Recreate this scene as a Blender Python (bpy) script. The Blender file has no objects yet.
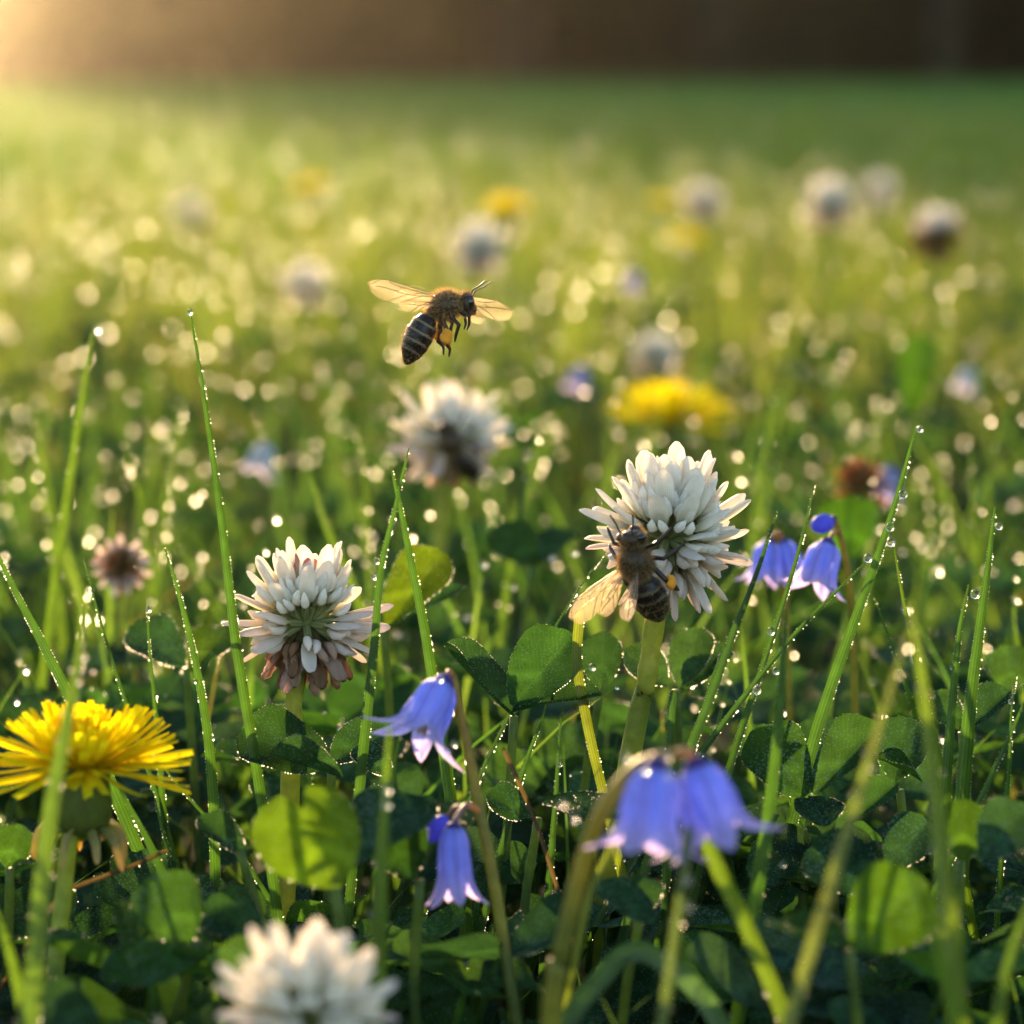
import bpy, math, random
import numpy as np
from mathutils import Vector, Matrix, Quaternion

random.seed(11)
rng = np.random.default_rng(11)
SC = bpy.context.scene
COL = SC.collection
R = math.radians
MM = 0.001

# ------------------------------------------------------------------ camera
CAM_H = 0.130                      # a camera held 13 cm above the ground
PITCH = R(8.735)
LENS = 100.0
F = 1024 * LENS / 36.0             # focal length in pixels
FOCUS = 0.325
cam_data = bpy.data.cameras.new('camera')
cam = bpy.data.objects.new('camera', cam_data)
COL.objects.link(cam)
cam.location = (0, 0, CAM_H)
cam.rotation_euler = (math.pi / 2 - PITCH, 0, 0)
cam_data.lens = LENS
cam_data.sensor_width = 36.0
cam_data.clip_start = 0.01
cam_data.clip_end = 5000
cam_data.dof.use_dof = True
cam_data.dof.focus_distance = FOCUS
cam_data.dof.aperture_fstop = 22.5
SC.camera = cam

# ------------------------------------------------------------------ light
SUN_AZ = R(-11.8)                  # measured from +Y towards +X
SUN_EL = R(9.5)
to_sun = Vector((math.sin(SUN_AZ) * math.cos(SUN_EL), math.cos(SUN_AZ) * math.cos(SUN_EL), math.sin(SUN_EL)))
world = bpy.data.worlds.new('World')
SC.world = world
world.use_nodes = True
wn = world.node_tree
wn.nodes.clear()
sky = wn.nodes.new('ShaderNodeTexSky')
sky.sky_type = 'NISHITA'
sky.sun_disc = False
sky.sun_elevation = SUN_EL
sky.sun_rotation = SUN_AZ
sky.air_density = 1.0
sky.dust_density = 1.0
sky.ozone_density = 1.0
bg = wn.nodes.new('ShaderNodeBackground')
bg.inputs['Strength'].default_value = 0.15
wo = wn.nodes.new('ShaderNodeOutputWorld')
wn.links.new(sky.outputs[0], bg.inputs['Color'])
wn.links.new(bg.outputs[0], wo.inputs['Surface'])

sl = bpy.data.lights.new('sun', 'SUN')
sl.energy = 5.0
sl.angle = R(0.53)
sl.color = (1.0, 0.69, 0.36)
sun = bpy.data.objects.new('sun', sl)
COL.objects.link(sun)
sun.rotation_mode = 'QUATERNION'
sun.rotation_quaternion = (-to_sun).to_track_quat('-Z', 'Y')
sun.location = to_sun * 300

SC.view_settings.view_transform = 'Standard'
SC.view_settings.look = 'None'
SC.view_settings.gamma = 1.0
SC.view_settings.use_curve_mapping = False
SC.view_settings.exposure = 1.9

SC.render.engine = 'CYCLES'
cy = SC.cycles
cy.max_bounces = 8
cy.diffuse_bounces = 4
cy.glossy_bounces = 3
cy.transmission_bounces = 6
cy.transparent_max_bounces = 12
cy.volume_bounces = 0
cy.sample_clamp_indirect = 4.0
cy.caustics_reflective = False
cy.caustics_refractive = False
cy.use_denoising = True
cy.denoiser = 'OPENIMAGEDENOISE'
cy.denoising_input_passes = 'RGB_ALBEDO_NORMAL'
cy.use_adaptive_sampling = False


# ------------------------------------------------------------------ helpers
CP, SP = math.cos(PITCH), math.sin(PITCH)


def P(px, py, D):
    """The point of the meadow seen at picture position px, py at the distance D in front of the lens."""
    xc = (px - 512) / F * D
    yc = -(py - 512) / F * D
    return Vector((xc, D * CP + yc * SP, CAM_H - D * SP + yc * CP))


def IV(r, u, a):
    """A direction given as right / up / away."""
    return Vector((r, a * CP + u * SP, -a * SP + u * CP))


def zlim(D, py):
    return CAM_H - D * SP - (py - 512) / F * D * CP


def catmull(pts, n):
    pts = [Vector(p) for p in pts]
    if len(pts) == 2:
        return [pts[0].lerp(pts[1], i / (n - 1)) for i in range(n)]
    q = [pts[0] * 2 - pts[1]] + pts + [pts[-1] * 2 - pts[-2]]
    m = len(pts) - 1
    out = []
    for i in range(n):
        t = i / (n - 1) * m
        k = min(int(t), m - 1)
        u = t - k
        a, b, c, d = q[k], q[k + 1], q[k + 2], q[k + 3]
        out.append(0.5 * (2 * b + (c - a) * u + (2 * a - 5 * b + 4 * c - d) * u * u + (3 * b - a - 3 * c + d) * u ** 3))
    return out


def interp(x, xs, ys):
    return float(np.interp(x, xs, ys))


def lerp3(a, b, t):
    return tuple(a[i] + (b[i] - a[i]) * t for i in range(3))


def jit(c, k):
    f = 1 + random.uniform(-k, k)
    return tuple(max(0.0, v * f * (1 + random.uniform(-k, k) * 0.4)) for v in c)


class MB:
    """Collects surfaces with a colour per vertex and links them as ONE mesh object."""

    def __init__(self):
        self.v, self.f, self.c, self.u, self.m = [], [], [], [], []

    def add(self, vs, fs, cols, uvs=None, mi=0):
        o = len(self.v)
        self.v.extend(tuple(p) for p in vs)
        self.f.extend(tuple(i + o for i in q) for q in fs)
        self.m.extend([mi] * len(fs))
        if isinstance(cols, tuple):
            cols = [cols] * len(vs)
        self.c.extend(cols)
        self.u.extend(uvs if uvs else [(0, 0, 0)] * len(vs))

    def tube(self, pts, rad, n=8, col=(1, 1, 1), cap=True, mi=0, flat=1.0):
        pts = [Vector(p) for p in pts]
        m = len(pts)
        if not hasattr(rad, '__len__'):
            rad = [rad] * m
        vs, fs, cs, us = [], [], [], []
        ref = None
        for i, p in enumerate(pts):
            t = (pts[min(i + 1, m - 1)] - pts[max(i - 1, 0)]).normalized()
            if ref is None:
                ref = t.orthogonal().normalized()
            ref = (ref - t * ref.dot(t)).normalized()
            b = t.cross(ref)
            c = col[i] if isinstance(col, list) else col
            for k in range(n):
                a = 2 * math.pi * k / n
                vs.append(p + (ref * math.cos(a) + b * math.sin(a) * flat) * rad[i])
                cs.append(c)
                us.append((k / n, i / (m - 1), 0))
        for i in range(m - 1):
            for k in range(n):
                k2 = (k + 1) % n
                fs.append((i * n + k, i * n + k2, (i + 1) * n + k2, (i + 1) * n + k))
        if cap:
            fs.append(tuple(reversed(range(n))))
            fs.append(tuple((m - 1) * n + k for k in range(n)))
        self.add(vs, fs, cs, us, mi)

    def grid(self, fn, nu, nv, mi=0, flip=False):
        """fn(u, v) -> point, colour, (u, v, w); u in 0..1, v in -1..1"""
        vs, fs, cs, us = [], [], [], []
        for i in range(nu):
            for j in range(nv):
                p, c, w = fn(i / (nu - 1), -1 + 2 * j / (nv - 1))
                vs.append(p); cs.append(c); us.append(w)
        for i in range(nu - 1):
            for j in range(nv - 1):
                q = (i * nv + j, i * nv + j + 1, (i + 1) * nv + j + 1, (i + 1) * nv + j)
                fs.append(q[::-1] if flip else q)
        self.add(vs, fs, cs, us, mi)

    def ellipsoid(self, c, r, col, mat=None, nu=12, nv=16, mi=0):
        vs, fs = [], []
        M = mat or Matrix.Identity(3)
        c = Vector(c)
        for i in range(nu + 1):
            th = math.pi * i / nu
            for k in range(nv):
                a = 2 * math.pi * k / nv
                vs.append(c + M @ Vector((r[0] * math.sin(th) * math.cos(a), r[1] * math.sin(th) * math.sin(a), r[2] * math.cos(th))))
        for i in range(nu):
            for k in range(nv):
                k2 = (k + 1) % nv
                fs.append((i * nv + k, (i + 1) * nv + k, (i + 1) * nv + k2, i * nv + k2))
        self.add(vs, fs, col, None, mi)

    def mesh(self, name, mats, origin=None, smooth=True):
        me = bpy.data.meshes.new(name)
        v = self.v
        if origin is not None:
            v = [(p[0] - origin[0], p[1] - origin[1], p[2] - origin[2]) for p in v]
        me.from_pydata(v, [], self.f)
        finish_mesh(me, np.array(self.c, dtype=np.float32), np.array(self.u, dtype=np.float32), mats, smooth)
        if len(me.materials) > 1:
            me.polygons.foreach_set('material_index', np.array(self.m, dtype=np.int32))
        return me

    def build(self, name, mats, parent=None, origin=None, smooth=True):
        me = self.mesh(name, mats, origin, smooth)
        return link(name, me, parent, origin)


def finish_mesh(me, col, uv, mats, smooth=True):
    a = me.attributes.new('Col', 'FLOAT_COLOR', 'POINT')
    rgba = np.ones((len(col), 4), dtype=np.float32)
    rgba[:, :3] = col
    a.data.foreach_set('color', rgba.ravel())
    if uv is not None:
        b = me.attributes.new('uvw', 'FLOAT_VECTOR', 'POINT')
        b.data.foreach_set('vector', np.ascontiguousarray(uv, dtype=np.float32).ravel())
    for m in (mats if isinstance(mats, (list, tuple)) else [mats]):
        me.materials.append(m)
    if smooth:
        me.polygons.foreach_set('use_smooth', np.ones(len(me.polygons), dtype=bool))
    me.update()


def np_mesh(name, v, faces, col, uv, mats, smooth=True):
    """v (n,3), faces (m,k) as arrays -> one mesh"""
    me = bpy.data.meshes.new(name)
    k = faces.shape[1]
    me.vertices.add(len(v))
    me.vertices.foreach_set('co', np.ascontiguousarray(v, dtype=np.float32).ravel())
    me.loops.add(faces.size)
    me.loops.foreach_set('vertex_index', np.ascontiguousarray(faces, dtype=np.int32).ravel())
    me.polygons.add(len(faces))
    me.polygons.foreach_set('loop_start', np.arange(0, faces.size, k, dtype=np.int32))
    me.update(calc_edges=True)
    finish_mesh(me, col, uv, mats, smooth)
    return me


def link(name, me, parent=None, loc=None):
    o = bpy.data.objects.new(name, me)
    COL.objects.link(o)
    if parent is not None:
        o.parent = parent
    elif loc is not None:
        o.location = loc
    return o


def tag(o, label=None, cat=None, group=None, kind=None):
    if label: o['label'] = label
    if cat: o['category'] = cat
    if group: o['group'] = group
    if kind: o['kind'] = kind
    return o


def thing(name, loc, label, cat, group=None):
    o = bpy.data.objects.new(name, None)
    COL.objects.link(o)
    o.location = loc
    o.empty_display_size = 0.002
    return tag(o, label, cat, group)


def frame(loc, zdir, xhint):
    z = Vector(zdir).normalized()
    x = Vector(xhint) - z * z.dot(Vector(xhint))
    x = x.normalized() if x.length > 1e-6 else z.orthogonal().normalized()
    y = z.cross(x)
    M = Matrix((x, y, z)).transposed().to_4x4()
    M.translation = loc
    return M


# ------------------------------------------------------------------ materials
def new_mat(name):
    m = bpy.data.materials.new(name)
    m.use_nodes = True
    m.node_tree.nodes.clear()
    return m, m.node_tree.nodes, m.node_tree.links


def plant_mat(name, trans=0.45, tint=(1.7, 1.5, 0.45), rough=0.45, spec=0.5, nscale=600.0, namp=0.25, veins=None, sheen=0.0, gloss=0.0, vgain=0.55, vn=5.0, specks=0.0):
    """Thin plant tissue: a reflecting face plus light let through from behind, mottled by noise."""
    m, N, L = new_mat(name)
    at = N.new('ShaderNodeAttribute'); at.attribute_name = 'Col'
    tc = N.new('ShaderNodeTexCoord')
    no = N.new('ShaderNodeTexNoise'); no.inputs['Scale'].default_value = nscale; no.inputs['Detail'].default_value = 4
    L.new(tc.outputs['Object'], no.inputs['Vector'])
    mr = N.new('ShaderNodeMapRange')
    mr.inputs['From Min'].default_value = 0.3; mr.inputs['From Max'].default_value = 0.7
    mr.inputs['To Min'].default_value = 1 - namp; mr.inputs['To Max'].default_value = 1 + namp
    L.new(no.outputs['Fac'], mr.inputs['Value'])
    mul = N.new('ShaderNodeVectorMath'); mul.operation = 'SCALE'
    L.new(at.outputs['Color'], mul.inputs[0]); L.new(mr.outputs[0], mul.inputs['Scale'])
    base = mul.outputs[0]
    bump_h = no.outputs['Fac']
    if veins:
        ua = N.new('ShaderNodeAttribute'); ua.attribute_name = 'uvw'
        sx = N.new('ShaderNodeSeparateXYZ'); L.new(ua.outputs['Vector'], sx.inputs[0])

        def mth(op, a, b=None):
            n = N.new('ShaderNodeMath'); n.operation = op
            for i, q in enumerate((a, b)):
                if q is None: continue
                if isinstance(q, (int, float)): n.inputs[i].default_value = q
                else: L.new(q, n.inputs[i])
            return n.outputs[0]
        if veins == 'leaf':
            av = mth('ABSOLUTE', sx.outputs['Y'])
            ph = mth('MULTIPLY', mth('SUBTRACT', sx.outputs['X'], mth('MULTIPLY', av, 0.42)), 16.0)
            tri = mth('ABSOLUTE', mth('SUBTRACT', mth('FRACT', ph), 0.5))
            line = mth('GREATER_THAN', 0.09, tri)
            soft = N.new('ShaderNodeMapRange'); soft.inputs['From Min'].default_value = 0.0; soft.inputs['From Max'].default_value = 0.16
            soft.inputs['To Min'].default_value = 1.0; soft.inputs['To Max'].default_value = 0.0
            L.new(tri, soft.inputs['Value'])
            mid = N.new('ShaderNodeMapRange'); mid.inputs['From Min'].default_value = 0.0; mid.inputs['From Max'].default_value = 0.05
            mid.inputs['To Min'].default_value = 1.0; mid.inputs['To Max'].default_value = 0.0
            L.new(av, mid.inputs['Value'])
            vein = mth('MAXIMUM', soft.outputs[0], mid.outputs[0])
            gain = 0.28
            chev = mth('SUBTRACT', sx.outputs['X'], mth('ADD', 0.40, mth('MULTIPLY', av, -0.22)))
            cm = N.new('ShaderNodeMapRange'); cm.inputs['From Min'].default_value = 0.02; cm.inputs['From Max'].default_value = 0.09
            cm.inputs['To Min'].default_value = 1.5; cm.inputs['To Max'].default_value = 0.0
            L.new(mth('ABSOLUTE', chev), cm.inputs['Value'])
            vein = mth('ADD', vein, cm.outputs[0])
        else:
            ph = mth('MULTIPLY', sx.outputs['X'], vn)
            vein = mth('ABSOLUTE', mth('SUBTRACT', mth('FRACT', ph), 0.5))
            gain = vgain
        sc2 = N.new('ShaderNodeVectorMath'); sc2.operation = 'SCALE'
        L.new(base, sc2.inputs[0]); L.new(mth('ADD', mth('MULTIPLY', vein, gain), 1 - gain * 0.3), sc2.inputs['Scale'])
        base = sc2.outputs[0]
        bump_h = mth('ADD', mth('MULTIPLY', no.outputs['Fac'], 0.5), mth('MULTIPLY', vein, -0.6))
    if specks:                     # fine dew as pale specks, its bluish sheen painted into the colour
        vo = N.new('ShaderNodeTexVoronoi'); vo.inputs['Scale'].default_value = 2600
        L.new(tc.outputs['Object'], vo.inputs['Vector'])
        n3 = N.new('ShaderNodeTexNoise'); n3.inputs['Scale'].default_value = 160
        L.new(tc.outputs['Object'], n3.inputs['Vector'])
        th = N.new('ShaderNodeMath'); th.operation = 'MULTIPLY'; th.inputs[1].default_value = 0.62
        L.new(n3.outputs['Fac'], th.inputs[0])
        lt = N.new('ShaderNodeMath'); lt.operation = 'LESS_THAN'
        L.new(vo.outputs['Distance'], lt.inputs[0]); L.new(th.outputs[0], lt.inputs[1])
        sk = N.new('ShaderNodeMath'); sk.operation = 'MULTIPLY'; sk.inputs[1].default_value = specks
        L.new(lt.outputs[0], sk.inputs[0])
        mxc = N.new('ShaderNodeMix'); mxc.data_type = 'RGBA'
        L.new(sk.outputs[0], mxc.inputs[0]); L.new(base, mxc.inputs[6]); mxc.inputs[7].default_value = (0.30, 0.40, 0.38, 1)
        sheen_base = mxc.outputs[2]
    else:
        sheen_base = base
    bu = N.new('ShaderNodeBump'); bu.inputs['Strength'].default_value = 0.35; bu.inputs['Distance'].default_value = 0.0002
    L.new(bump_h, bu.inputs['Height'])
    pr = N.new('ShaderNodeBsdfPrincipled')
    L.new(sheen_base, pr.inputs['Base Color']); L.new(bu.outputs[0], pr.inputs['Normal'])
    pr.inputs['Roughness'].default_value = rough
    pr.inputs['Specular IOR Level'].default_value = spec
    if sheen:
        pr.inputs['Sheen Weight'].default_value = sheen
        pr.inputs['Sheen Roughness'].default_value = 0.4
    tm = N.new('ShaderNodeVectorMath'); tm.operation = 'MULTIPLY'
    L.new(base, tm.inputs[0]); tm.inputs[1].default_value = tint
    tr = N.new('ShaderNodeBsdfTranslucent'); L.new(tm.outputs[0], tr.inputs['Color'])
    mx = N.new('ShaderNodeMixShader'); mx.inputs[0].default_value = trans
    L.new(pr.outputs[0], mx.inputs[1]); L.new(tr.outputs[0], mx.inputs[2])
    res = mx.outputs[0]
    if gloss:                      # a faint even sheen
        gs = N.new('ShaderNodeBsdfGlossy'); gs.inputs['Roughness'].default_value = 0.38
        L.new(bu.outputs[0], gs.inputs['Normal'])
        m3 = N.new('ShaderNodeMixShader'); m3.inputs[0].default_value = gloss
        L.new(res, m3.inputs[1]); L.new(gs.outputs[0], m3.inputs[2])
        res = m3.outputs[0]
    out = N.new('ShaderNodeOutputMaterial'); L.new(res, out.inputs['Surface'])
    return m


M_BLADE = plant_mat('grass_blade', 0.5, (2.05, 1.95, 0.8), 0.40, 0.3, 500, 0.18, 'blade', vgain=0.95, vn=4.0)
M_GRASS = plant_mat('grass', 0.5, (2.05, 1.95, 0.8), 0.5, 0.0, 90, 0.3, gloss=0.012)
M_LEAF = plant_mat('clover_leaf', 0.42, (2.05, 1.95, 0.7), 0.62, 0.0, 450, 0.25, 'leaf', gloss=0.0, specks=0.22)
M_STEM = plant_mat('stem', 0.5, (2.0, 1.7, 0.4), 0.45, 0.3, 700, 0.2)
M_PETAL = plant_mat('clover_petal', 0.6, (1.08, 1.02, 0.92), 0.55, 0.2, 900, 0.06, 'blade', vgain=0.22, vn=9.0)
M_RAY = plant_mat('dandelion_petal', 0.5, (1.0, 1.08, 0.5), 0.6, 0.0, 500, 0.15, 'blade')
M_BELL = plant_mat('bluebell_petal', 0.6, (1.3, 1.12, 1.15), 0.5, 0.2, 700, 0.12, 'blade', vgain=0.3, vn=5.0)
M_TREE = plant_mat('tree_leaves', 0.25, (1.5, 1.4, 0.5), 0.6, 0.2, 0.6, 0.4)


def drop_mat(name, rough, through, ior=1.33):
    """Water: reflecting, bending and partly passing the light of the sun behind it."""
    m, N, L = new_mat(name)
    rf = N.new('ShaderNodeBsdfRefraction'); rf.inputs['IOR'].default_value = ior; rf.inputs['Roughness'].default_value = rough
    gl = N.new('ShaderNodeBsdfGlossy'); gl.inputs['Roughness'].default_value = max(0.05, rough * 0.4)
    fr = N.new('ShaderNodeFresnel'); fr.inputs['IOR'].default_value = 1.33
    m1 = N.new('ShaderNodeMixShader')
    L.new(fr.outputs[0], m1.inputs[0]); L.new(rf.outputs[0], m1.inputs[1]); L.new(gl.outputs[0], m1.inputs[2])
    tp = N.new('ShaderNodeBsdfTransparent')
    m2 = N.new('ShaderNodeMixShader'); m2.inputs[0].default_value = through
    L.new(m1.outputs[0], m2.inputs[1]); L.new(tp.outputs[0], m2.inputs[2])
    out = N.new('ShaderNodeOutputMaterial'); L.new(m2.outputs[0], out.inputs['Surface'])
    return m


M_DEW = drop_mat('dew', 0.42, 0.45, 1.7)
M_DROP = drop_mat('water_drop', 0.16, 0.3)


def solid_mat(name, rough=0.5, spec=0.5, trans=0.0, tint=(1, 1, 1), coat=0.0):
    m, N, L = new_mat(name)
    at = N.new('ShaderNodeAttribute'); at.attribute_name = 'Col'
    tc = N.new('ShaderNodeTexCoord')
    no = N.new('ShaderNodeTexNoise'); no.inputs['Scale'].default_value = 900; no.inputs['Detail'].default_value = 3
    L.new(tc.outputs['Object'], no.inputs['Vector'])
    mr = N.new('ShaderNodeMapRange'); mr.inputs['To Min'].default_value = 0.65; mr.inputs['To Max'].default_value = 1.35
    L.new(no.outputs['Fac'], mr.inputs['Value'])
    mul = N.new('ShaderNodeVectorMath'); mul.operation = 'SCALE'
    L.new(at.outputs['Color'], mul.inputs[0]); L.new(mr.outputs[0], mul.inputs['Scale'])
    bu = N.new('ShaderNodeBump'); bu.inputs['Strength'].default_value = 0.3; bu.inputs['Distance'].default_value = 0.0001
    L.new(no.outputs['Fac'], bu.inputs['Height'])
    pr = N.new('ShaderNodeBsdfPrincipled')
    L.new(mul.outputs[0], pr.inputs['Base Color']); L.new(bu.outputs[0], pr.inputs['Normal'])
    pr.inputs['Roughness'].default_value = rough
    pr.inputs['Specular IOR Level'].default_value = spec
    pr.inputs['Coat Weight'].default_value = coat
    out = N.new('ShaderNodeOutputMaterial')
    if trans:
        tm = N.new('ShaderNodeVectorMath'); tm.operation = 'MULTIPLY'
        L.new(mul.outputs[0], tm.inputs[0]); tm.inputs[1].default_value = tint
        tr = N.new('ShaderNodeBsdfTranslucent'); L.new(tm.outputs[0], tr.inputs['Color'])
        mx = N.new('ShaderNodeMixShader'); mx.inputs[0].default_value = trans
        L.new(pr.outputs[0], mx.inputs[1]); L.new(tr.outputs[0], mx.inputs[2])
        L.new(mx.outputs[0], out.inputs['Surface'])
    else:
        L.new(pr.outputs[0], out.inputs['Surface'])
    return m


M_BEE = solid_mat('bee_shell', 0.36, 0.32)
M_FUR = solid_mat('bee_fur', 0.6, 0.3, 0.5, (1.5, 1.25, 0.8))
M_EYE = solid_mat('bee_eye', 0.12, 0.6)
M_POLLEN = solid_mat('pollen', 0.8, 0.2, 0.15, (1.2, 1, 0.5))
M_BARK = solid_mat('bark', 0.85, 0.2)
M_TWIG = solid_mat('dry_stalk', 0.7, 0.3, 0.2, (1.2, 1, 0.7))


def wing_mat():
    m, N, L = new_mat('bee_wing')
    at = N.new('ShaderNodeAttribute'); at.attribute_name = 'Col'
    tr = N.new('ShaderNodeBsdfTranslucent'); L.new(at.outputs['Color'], tr.inputs['Color'])
    gl = N.new('ShaderNodeBsdfGlossy'); gl.inputs['Roughness'].default_value = 0.25
    gl.inputs['Color'].default_value = (0.9, 0.8, 0.7, 1)
    m1 = N.new('ShaderNodeMixShader'); m1.inputs[0].default_value = 0.12
    L.new(tr.outputs[0], m1.inputs[1]); L.new(gl.outputs[0], m1.inputs[2])
    tp = N.new('ShaderNodeBsdfTransparent'); tp.inputs['Color'].default_value = (1.0, 0.88, 0.7, 1)
    m2 = N.new('ShaderNodeMixShader'); m2.inputs[0].default_value = 0.68
    L.new(m1.outputs[0], m2.inputs[1]); L.new(tp.outputs[0], m2.inputs[2])
    out = N.new('ShaderNodeOutputMaterial'); L.new(m2.outputs[0], out.inputs['Surface'])
    return m


M_WING = wing_mat()

# ------------------------------------------------------------------ ground, haze, woods
def ground():
    m, N, L = new_mat('meadow_soil')
    tc = N.new('ShaderNodeTexCoord')
    no = N.new('ShaderNodeTexNoise'); no.inputs['Scale'].default_value = 130; no.inputs['Detail'].default_value = 6
    L.new(tc.outputs['Object'], no.inputs['Vector'])
    cr = N.new('ShaderNodeValToRGB')
    cr.color_ramp.elements[0].position = 0.35; cr.color_ramp.elements[0].color = (0.022, 0.017, 0.011, 1)
    cr.color_ramp.elements[1].position = 0.65; cr.color_ramp.elements[1].color = (0.035, 0.06, 0.018, 1)
    L.new(no.outputs['Fac'], cr.inputs[0])
    n2 = N.new('ShaderNodeTexNoise'); n2.inputs['Scale'].default_value = 0.35; n2.inputs['Detail'].default_value = 4
    L.new(tc.outputs['Object'], n2.inputs['Vector'])
    c2 = N.new('ShaderNodeValToRGB')
    c2.color_ramp.elements[0].position = 0.3; c2.color_ramp.elements[0].color = (0.045, 0.11, 0.03, 1)
    c2.color_ramp.elements[1].position = 0.7; c2.color_ramp.elements[1].color = (0.07, 0.14, 0.035, 1)
    L.new(n2.outputs['Fac'], c2.inputs[0])
    ln = N.new('ShaderNodeVectorMath'); ln.operation = 'LENGTH'
    L.new(tc.outputs['Object'], ln.inputs[0])
    mr = N.new('ShaderNodeMapRange'); mr.inputs['From Min'].default_value = 1.2; mr.inputs['From Max'].default_value = 5.0
    L.new(ln.outputs['Value'], mr.inputs['Value'])
    mx = N.new('ShaderNodeMix'); mx.data_type = 'RGBA'
    L.new(mr.outputs[0], mx.inputs[0]); L.new(cr.outputs[0], mx.inputs[6]); L.new(c2.outputs[0], mx.inputs[7])
    pr = N.new('ShaderNodeBsdfPrincipled'); pr.inputs['Roughness'].default_value = 0.95; pr.inputs['Specular IOR Level'].default_value = 0.1
    L.new(mx.outputs[2], pr.inputs['Base Color'])
    bu = N.new('ShaderNodeBump'); bu.inputs['Distance'].default_value = 0.004
    L.new(no.outputs['Fac'], bu.inputs['Height']); L.new(bu.outputs[0], pr.inputs['Normal'])
    out = N.new('ShaderNodeOutputMaterial'); L.new(pr.outputs[0], out.inputs['Surface'])
    # one sheet to the horizon, finely divided and uneven near the camera
    xs = np.concatenate([[-2000, -400, -80, -20, -6, -2], np.linspace(-1, 1, 61), [2, 6, 20, 80, 400, 2000]])
    ys = np.concatenate([[-2000, -400, -80, -10, -2], np.linspace(-0.4, 2, 71), [4, 8, 20, 40, 80, 400, 2500]])
    X, Y = np.meshgrid(xs, ys, indexing='ij')
    near = (np.abs(X) < 0.99) & (Y > -0.39) & (Y < 1.99)
    Z = np.where(near, rng.uniform(-0.003, 0.002, X.shape), 0.0)
    v = np.stack([X, Y, Z], -1).reshape(-1, 3)
    nx, ny = len(xs), len(ys)
    i, j = np.meshgrid(np.arange(nx - 1), np.arange(ny - 1), indexing='ij')
    a = (i * ny + j).ravel()
    f = np.stack([a, a + ny, a + ny + 1, a + 1], -1)
    o = link('ground', np_mesh('ground', v, f, np.ones((len(v), 3)), None, m))
    tag(o, kind='structure')


ground()


def backing_ridge():  # dark ridge added behind the wood to block bright sky gaps
    m, N, L = new_mat('backing_ridge_dark')
    tc = N.new('ShaderNodeTexCoord')
    no = N.new('ShaderNodeTexNoise'); no.inputs['Scale'].default_value = 0.8; no.inputs['Detail'].default_value = 6
    L.new(tc.outputs['Object'], no.inputs['Vector'])
    cr = N.new('ShaderNodeValToRGB')
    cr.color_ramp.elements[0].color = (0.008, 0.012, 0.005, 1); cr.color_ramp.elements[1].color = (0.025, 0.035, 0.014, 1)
    L.new(no.outputs['Fac'], cr.inputs[0])
    pr = N.new('ShaderNodeBsdfPrincipled'); pr.inputs['Roughness'].default_value = 1.0; pr.inputs['Specular IOR Level'].default_value = 0.0
    L.new(cr.outputs[0], pr.inputs['Base Color'])
    out = N.new('ShaderNodeOutputMaterial'); L.new(pr.outputs[0], out.inputs['Surface'])
    mb = MB()

    def fn(u, v):
        x = v * 85
        y = 81 + u * 26
        z = 7.0 * math.sin(math.pi * u) ** 0.6 * (1 + 0.25 * math.sin(x * 0.11) + 0.12 * math.sin(x * 0.37 + y)) - 0.3
        return Vector((x, y, z)), (1, 1, 1), (0, 0, 0)
    mb.grid(fn, 14, 60)
    tag(mb.build('backing_ridge', m), kind='structure')


backing_ridge()


def haze():
    m, N, L = new_mat('haze')
    pv = N.new('ShaderNodeVolumePrincipled')
    pv.inputs['Color'].default_value = (1.0, 0.89, 0.70, 1)
    pv.inputs['Density'].default_value = 0.0016
    pv.inputs['Anisotropy'].default_value = 0.90
    out = N.new('ShaderNodeOutputMaterial'); L.new(pv.outputs[0], out.inputs['Volume'])
    mb = MB()
    x0, x1, y0, y1, z0, z1 = -90, 90, -15, 110, -1.0, 25.5
    vs = [(x, y, z) for z in (z0, z1) for y in (y0, y1) for x in (x0, x1)]
    mb.add(vs, [(0, 2, 3, 1), (4, 5, 7, 6), (0, 1, 5, 4), (2, 6, 7, 3), (0, 4, 6, 2), (1, 3, 7, 5)], (1, 1, 1))
    o = mb.build('haze', m, smooth=False)
    tag(o, kind='stuff')


haze()

EDGE = 0.20                        # how far right of the camera the wood's shadow begins


def edge_x(y):
    return (EDGE - y * math.sin(-SUN_AZ)) / math.cos(SUN_AZ)


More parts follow.
